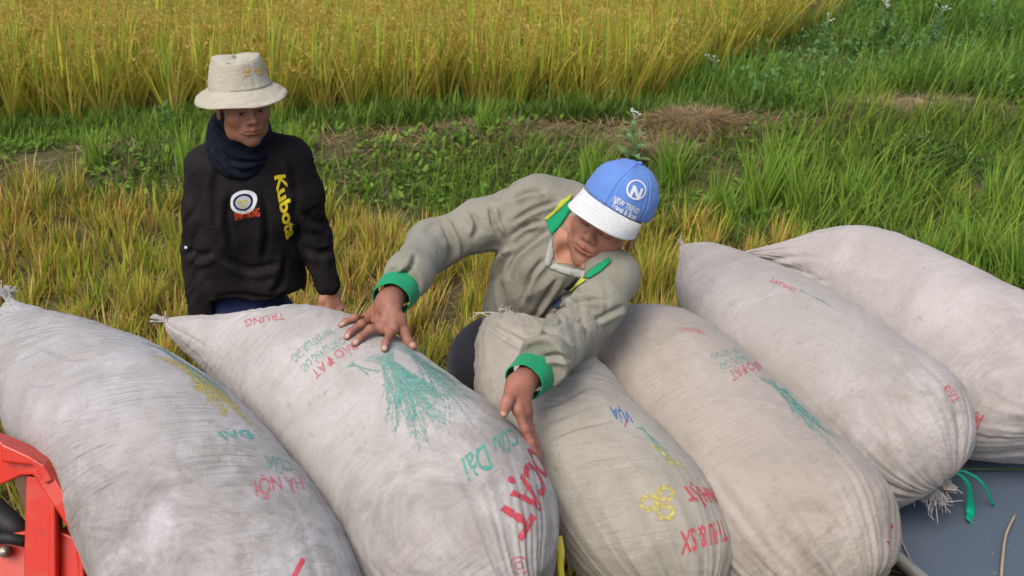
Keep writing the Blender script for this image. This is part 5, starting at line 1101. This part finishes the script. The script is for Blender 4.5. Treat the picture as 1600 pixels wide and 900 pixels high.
# cap
def cap_pt(th, ph, g=0.0):     # th: 0 at the button to 1 at the rim; ph: 0 at the front
    a = th * math.pi / 2 * 1.02; rx, ry, rz = .094 + g, .106 + g, .106 + g; fz_ = math.cos(ph); bulge = 1 + .05 * max(0, fz_) * math.sin(a) * math.cos(a)
    return h2(rx * math.sin(a) * math.sin(ph) * bulge, .071 + ry * math.cos(a) ** .92 + (.012 * fz_) * th, -.006 + rz * math.sin(a) * fz_ * bulge) if a < math.pi / 2 else h2(rx * math.sin(ph), .071 + .012 * fz_ * th - (a - math.pi / 2) * .3, -.006 + rz * fz_)
n, k = 40, 180; V = []
for i in range(n):
    for j in range(k):
        ph = j * 2 * math.pi / k; seam = abs(((ph / (math.pi / 3)) + .5) % 1 - .5); V.append(cap_pt(.004 + .996 * i / (n - 1), ph, -.0026 * math.exp(-(seam / .022) ** 2) + .0014 * math.exp(-((seam - .06) / .02) ** 2) + .0022 * float(noise3(np.array([math.cos(ph) * 2.2, math.sin(ph) * 2.2, i * .12]), 4))))
V = np.array(V); Q = np.array([(i * k + j, i * k + (j + 1) % k, (i + 1) * k + (j + 1) % k, (i + 1) * k + j) for i in range(n - 1) for j in range(k)])
if ((V - h2(0, .05, 0)) * vnormals(V, Q)).sum() < 0: Q = Q[:, ::-1]
crown = mesh_np('cap', V, Q, CAPB, p2); so_ = crown.modifiers.new('t', 'SOLIDIFY'); so_.thickness = .0025; so_.offset = -1
cb = bvh_of(crown); print('cap hit', hit(cb, 985, 300)[0])
V = []; n, k = 22, 56
for i in range(n):
    for j in range(k):
        u = (j / (k - 1) - .5) * 2; ph = u * R(66); b_ = h2.inv(cap_pt(1, ph)); ext = .095 * (1 - abs(u) ** 3.6) ** .6 * i / (n - 1)
        V.append(h2(b_[0] * (1 + .03 * i / n), b_[1] - .002 - .0012 * (i % 3 == 0) - .027 * (i / n) * math.cos(u * 1.2) - .030 * (u ** 2) * (.15 + i / n), b_[2] - .003 + ext * .95))
Q = [(i * k + j, i * k + j + 1, (i + 1) * k + j + 1, (i + 1) * k + j) for i in range(n - 1) for j in range(k - 1)]
brim = mesh_np('brim', np.array(V), Q, CAPW, crown); brim.location = (0, 0, 0); 
V0 = np.array(V); so_ = brim.modifiers.new('t', 'SOLIDIFY'); so_.thickness = .003
brim.data.vertices.foreach_set('co', (V0 - np.array(p2.location)).astype(np.float32).ravel())
m = MB(); bt = cap_pt(0.0, 0, .002); m.tube([bt - h2.A[1] * .002, bt + h2.A[1] * .003], [.0075, .005], 14); bo = m.build('cap_button', CAPB, p2)
decal('printed_emblem', rings_bm([(.5, .5, .5, .42)], 48), cb, (972, 304), (1000, 318), (986, 276), WHITE_PRINT, p2, .006, .002)
decal('printed_emblem', text_bm('N', .05), cb, (982, 306), (998, 312), (989, 290), WHITE_PRINT, p2, .006, .002)
decal('printed_lettering', text_bm('NEW TREND', .02), cb, (957, 313), (996, 334), (961, 305), WHITE_PRINT, p2, .006, .002)
decal('printed_lettering', text_bm('Travel & Boat', .02), cb, (955, 322), (992, 343), (959, 314), WHITE_PRINT, p2, .006, .002)
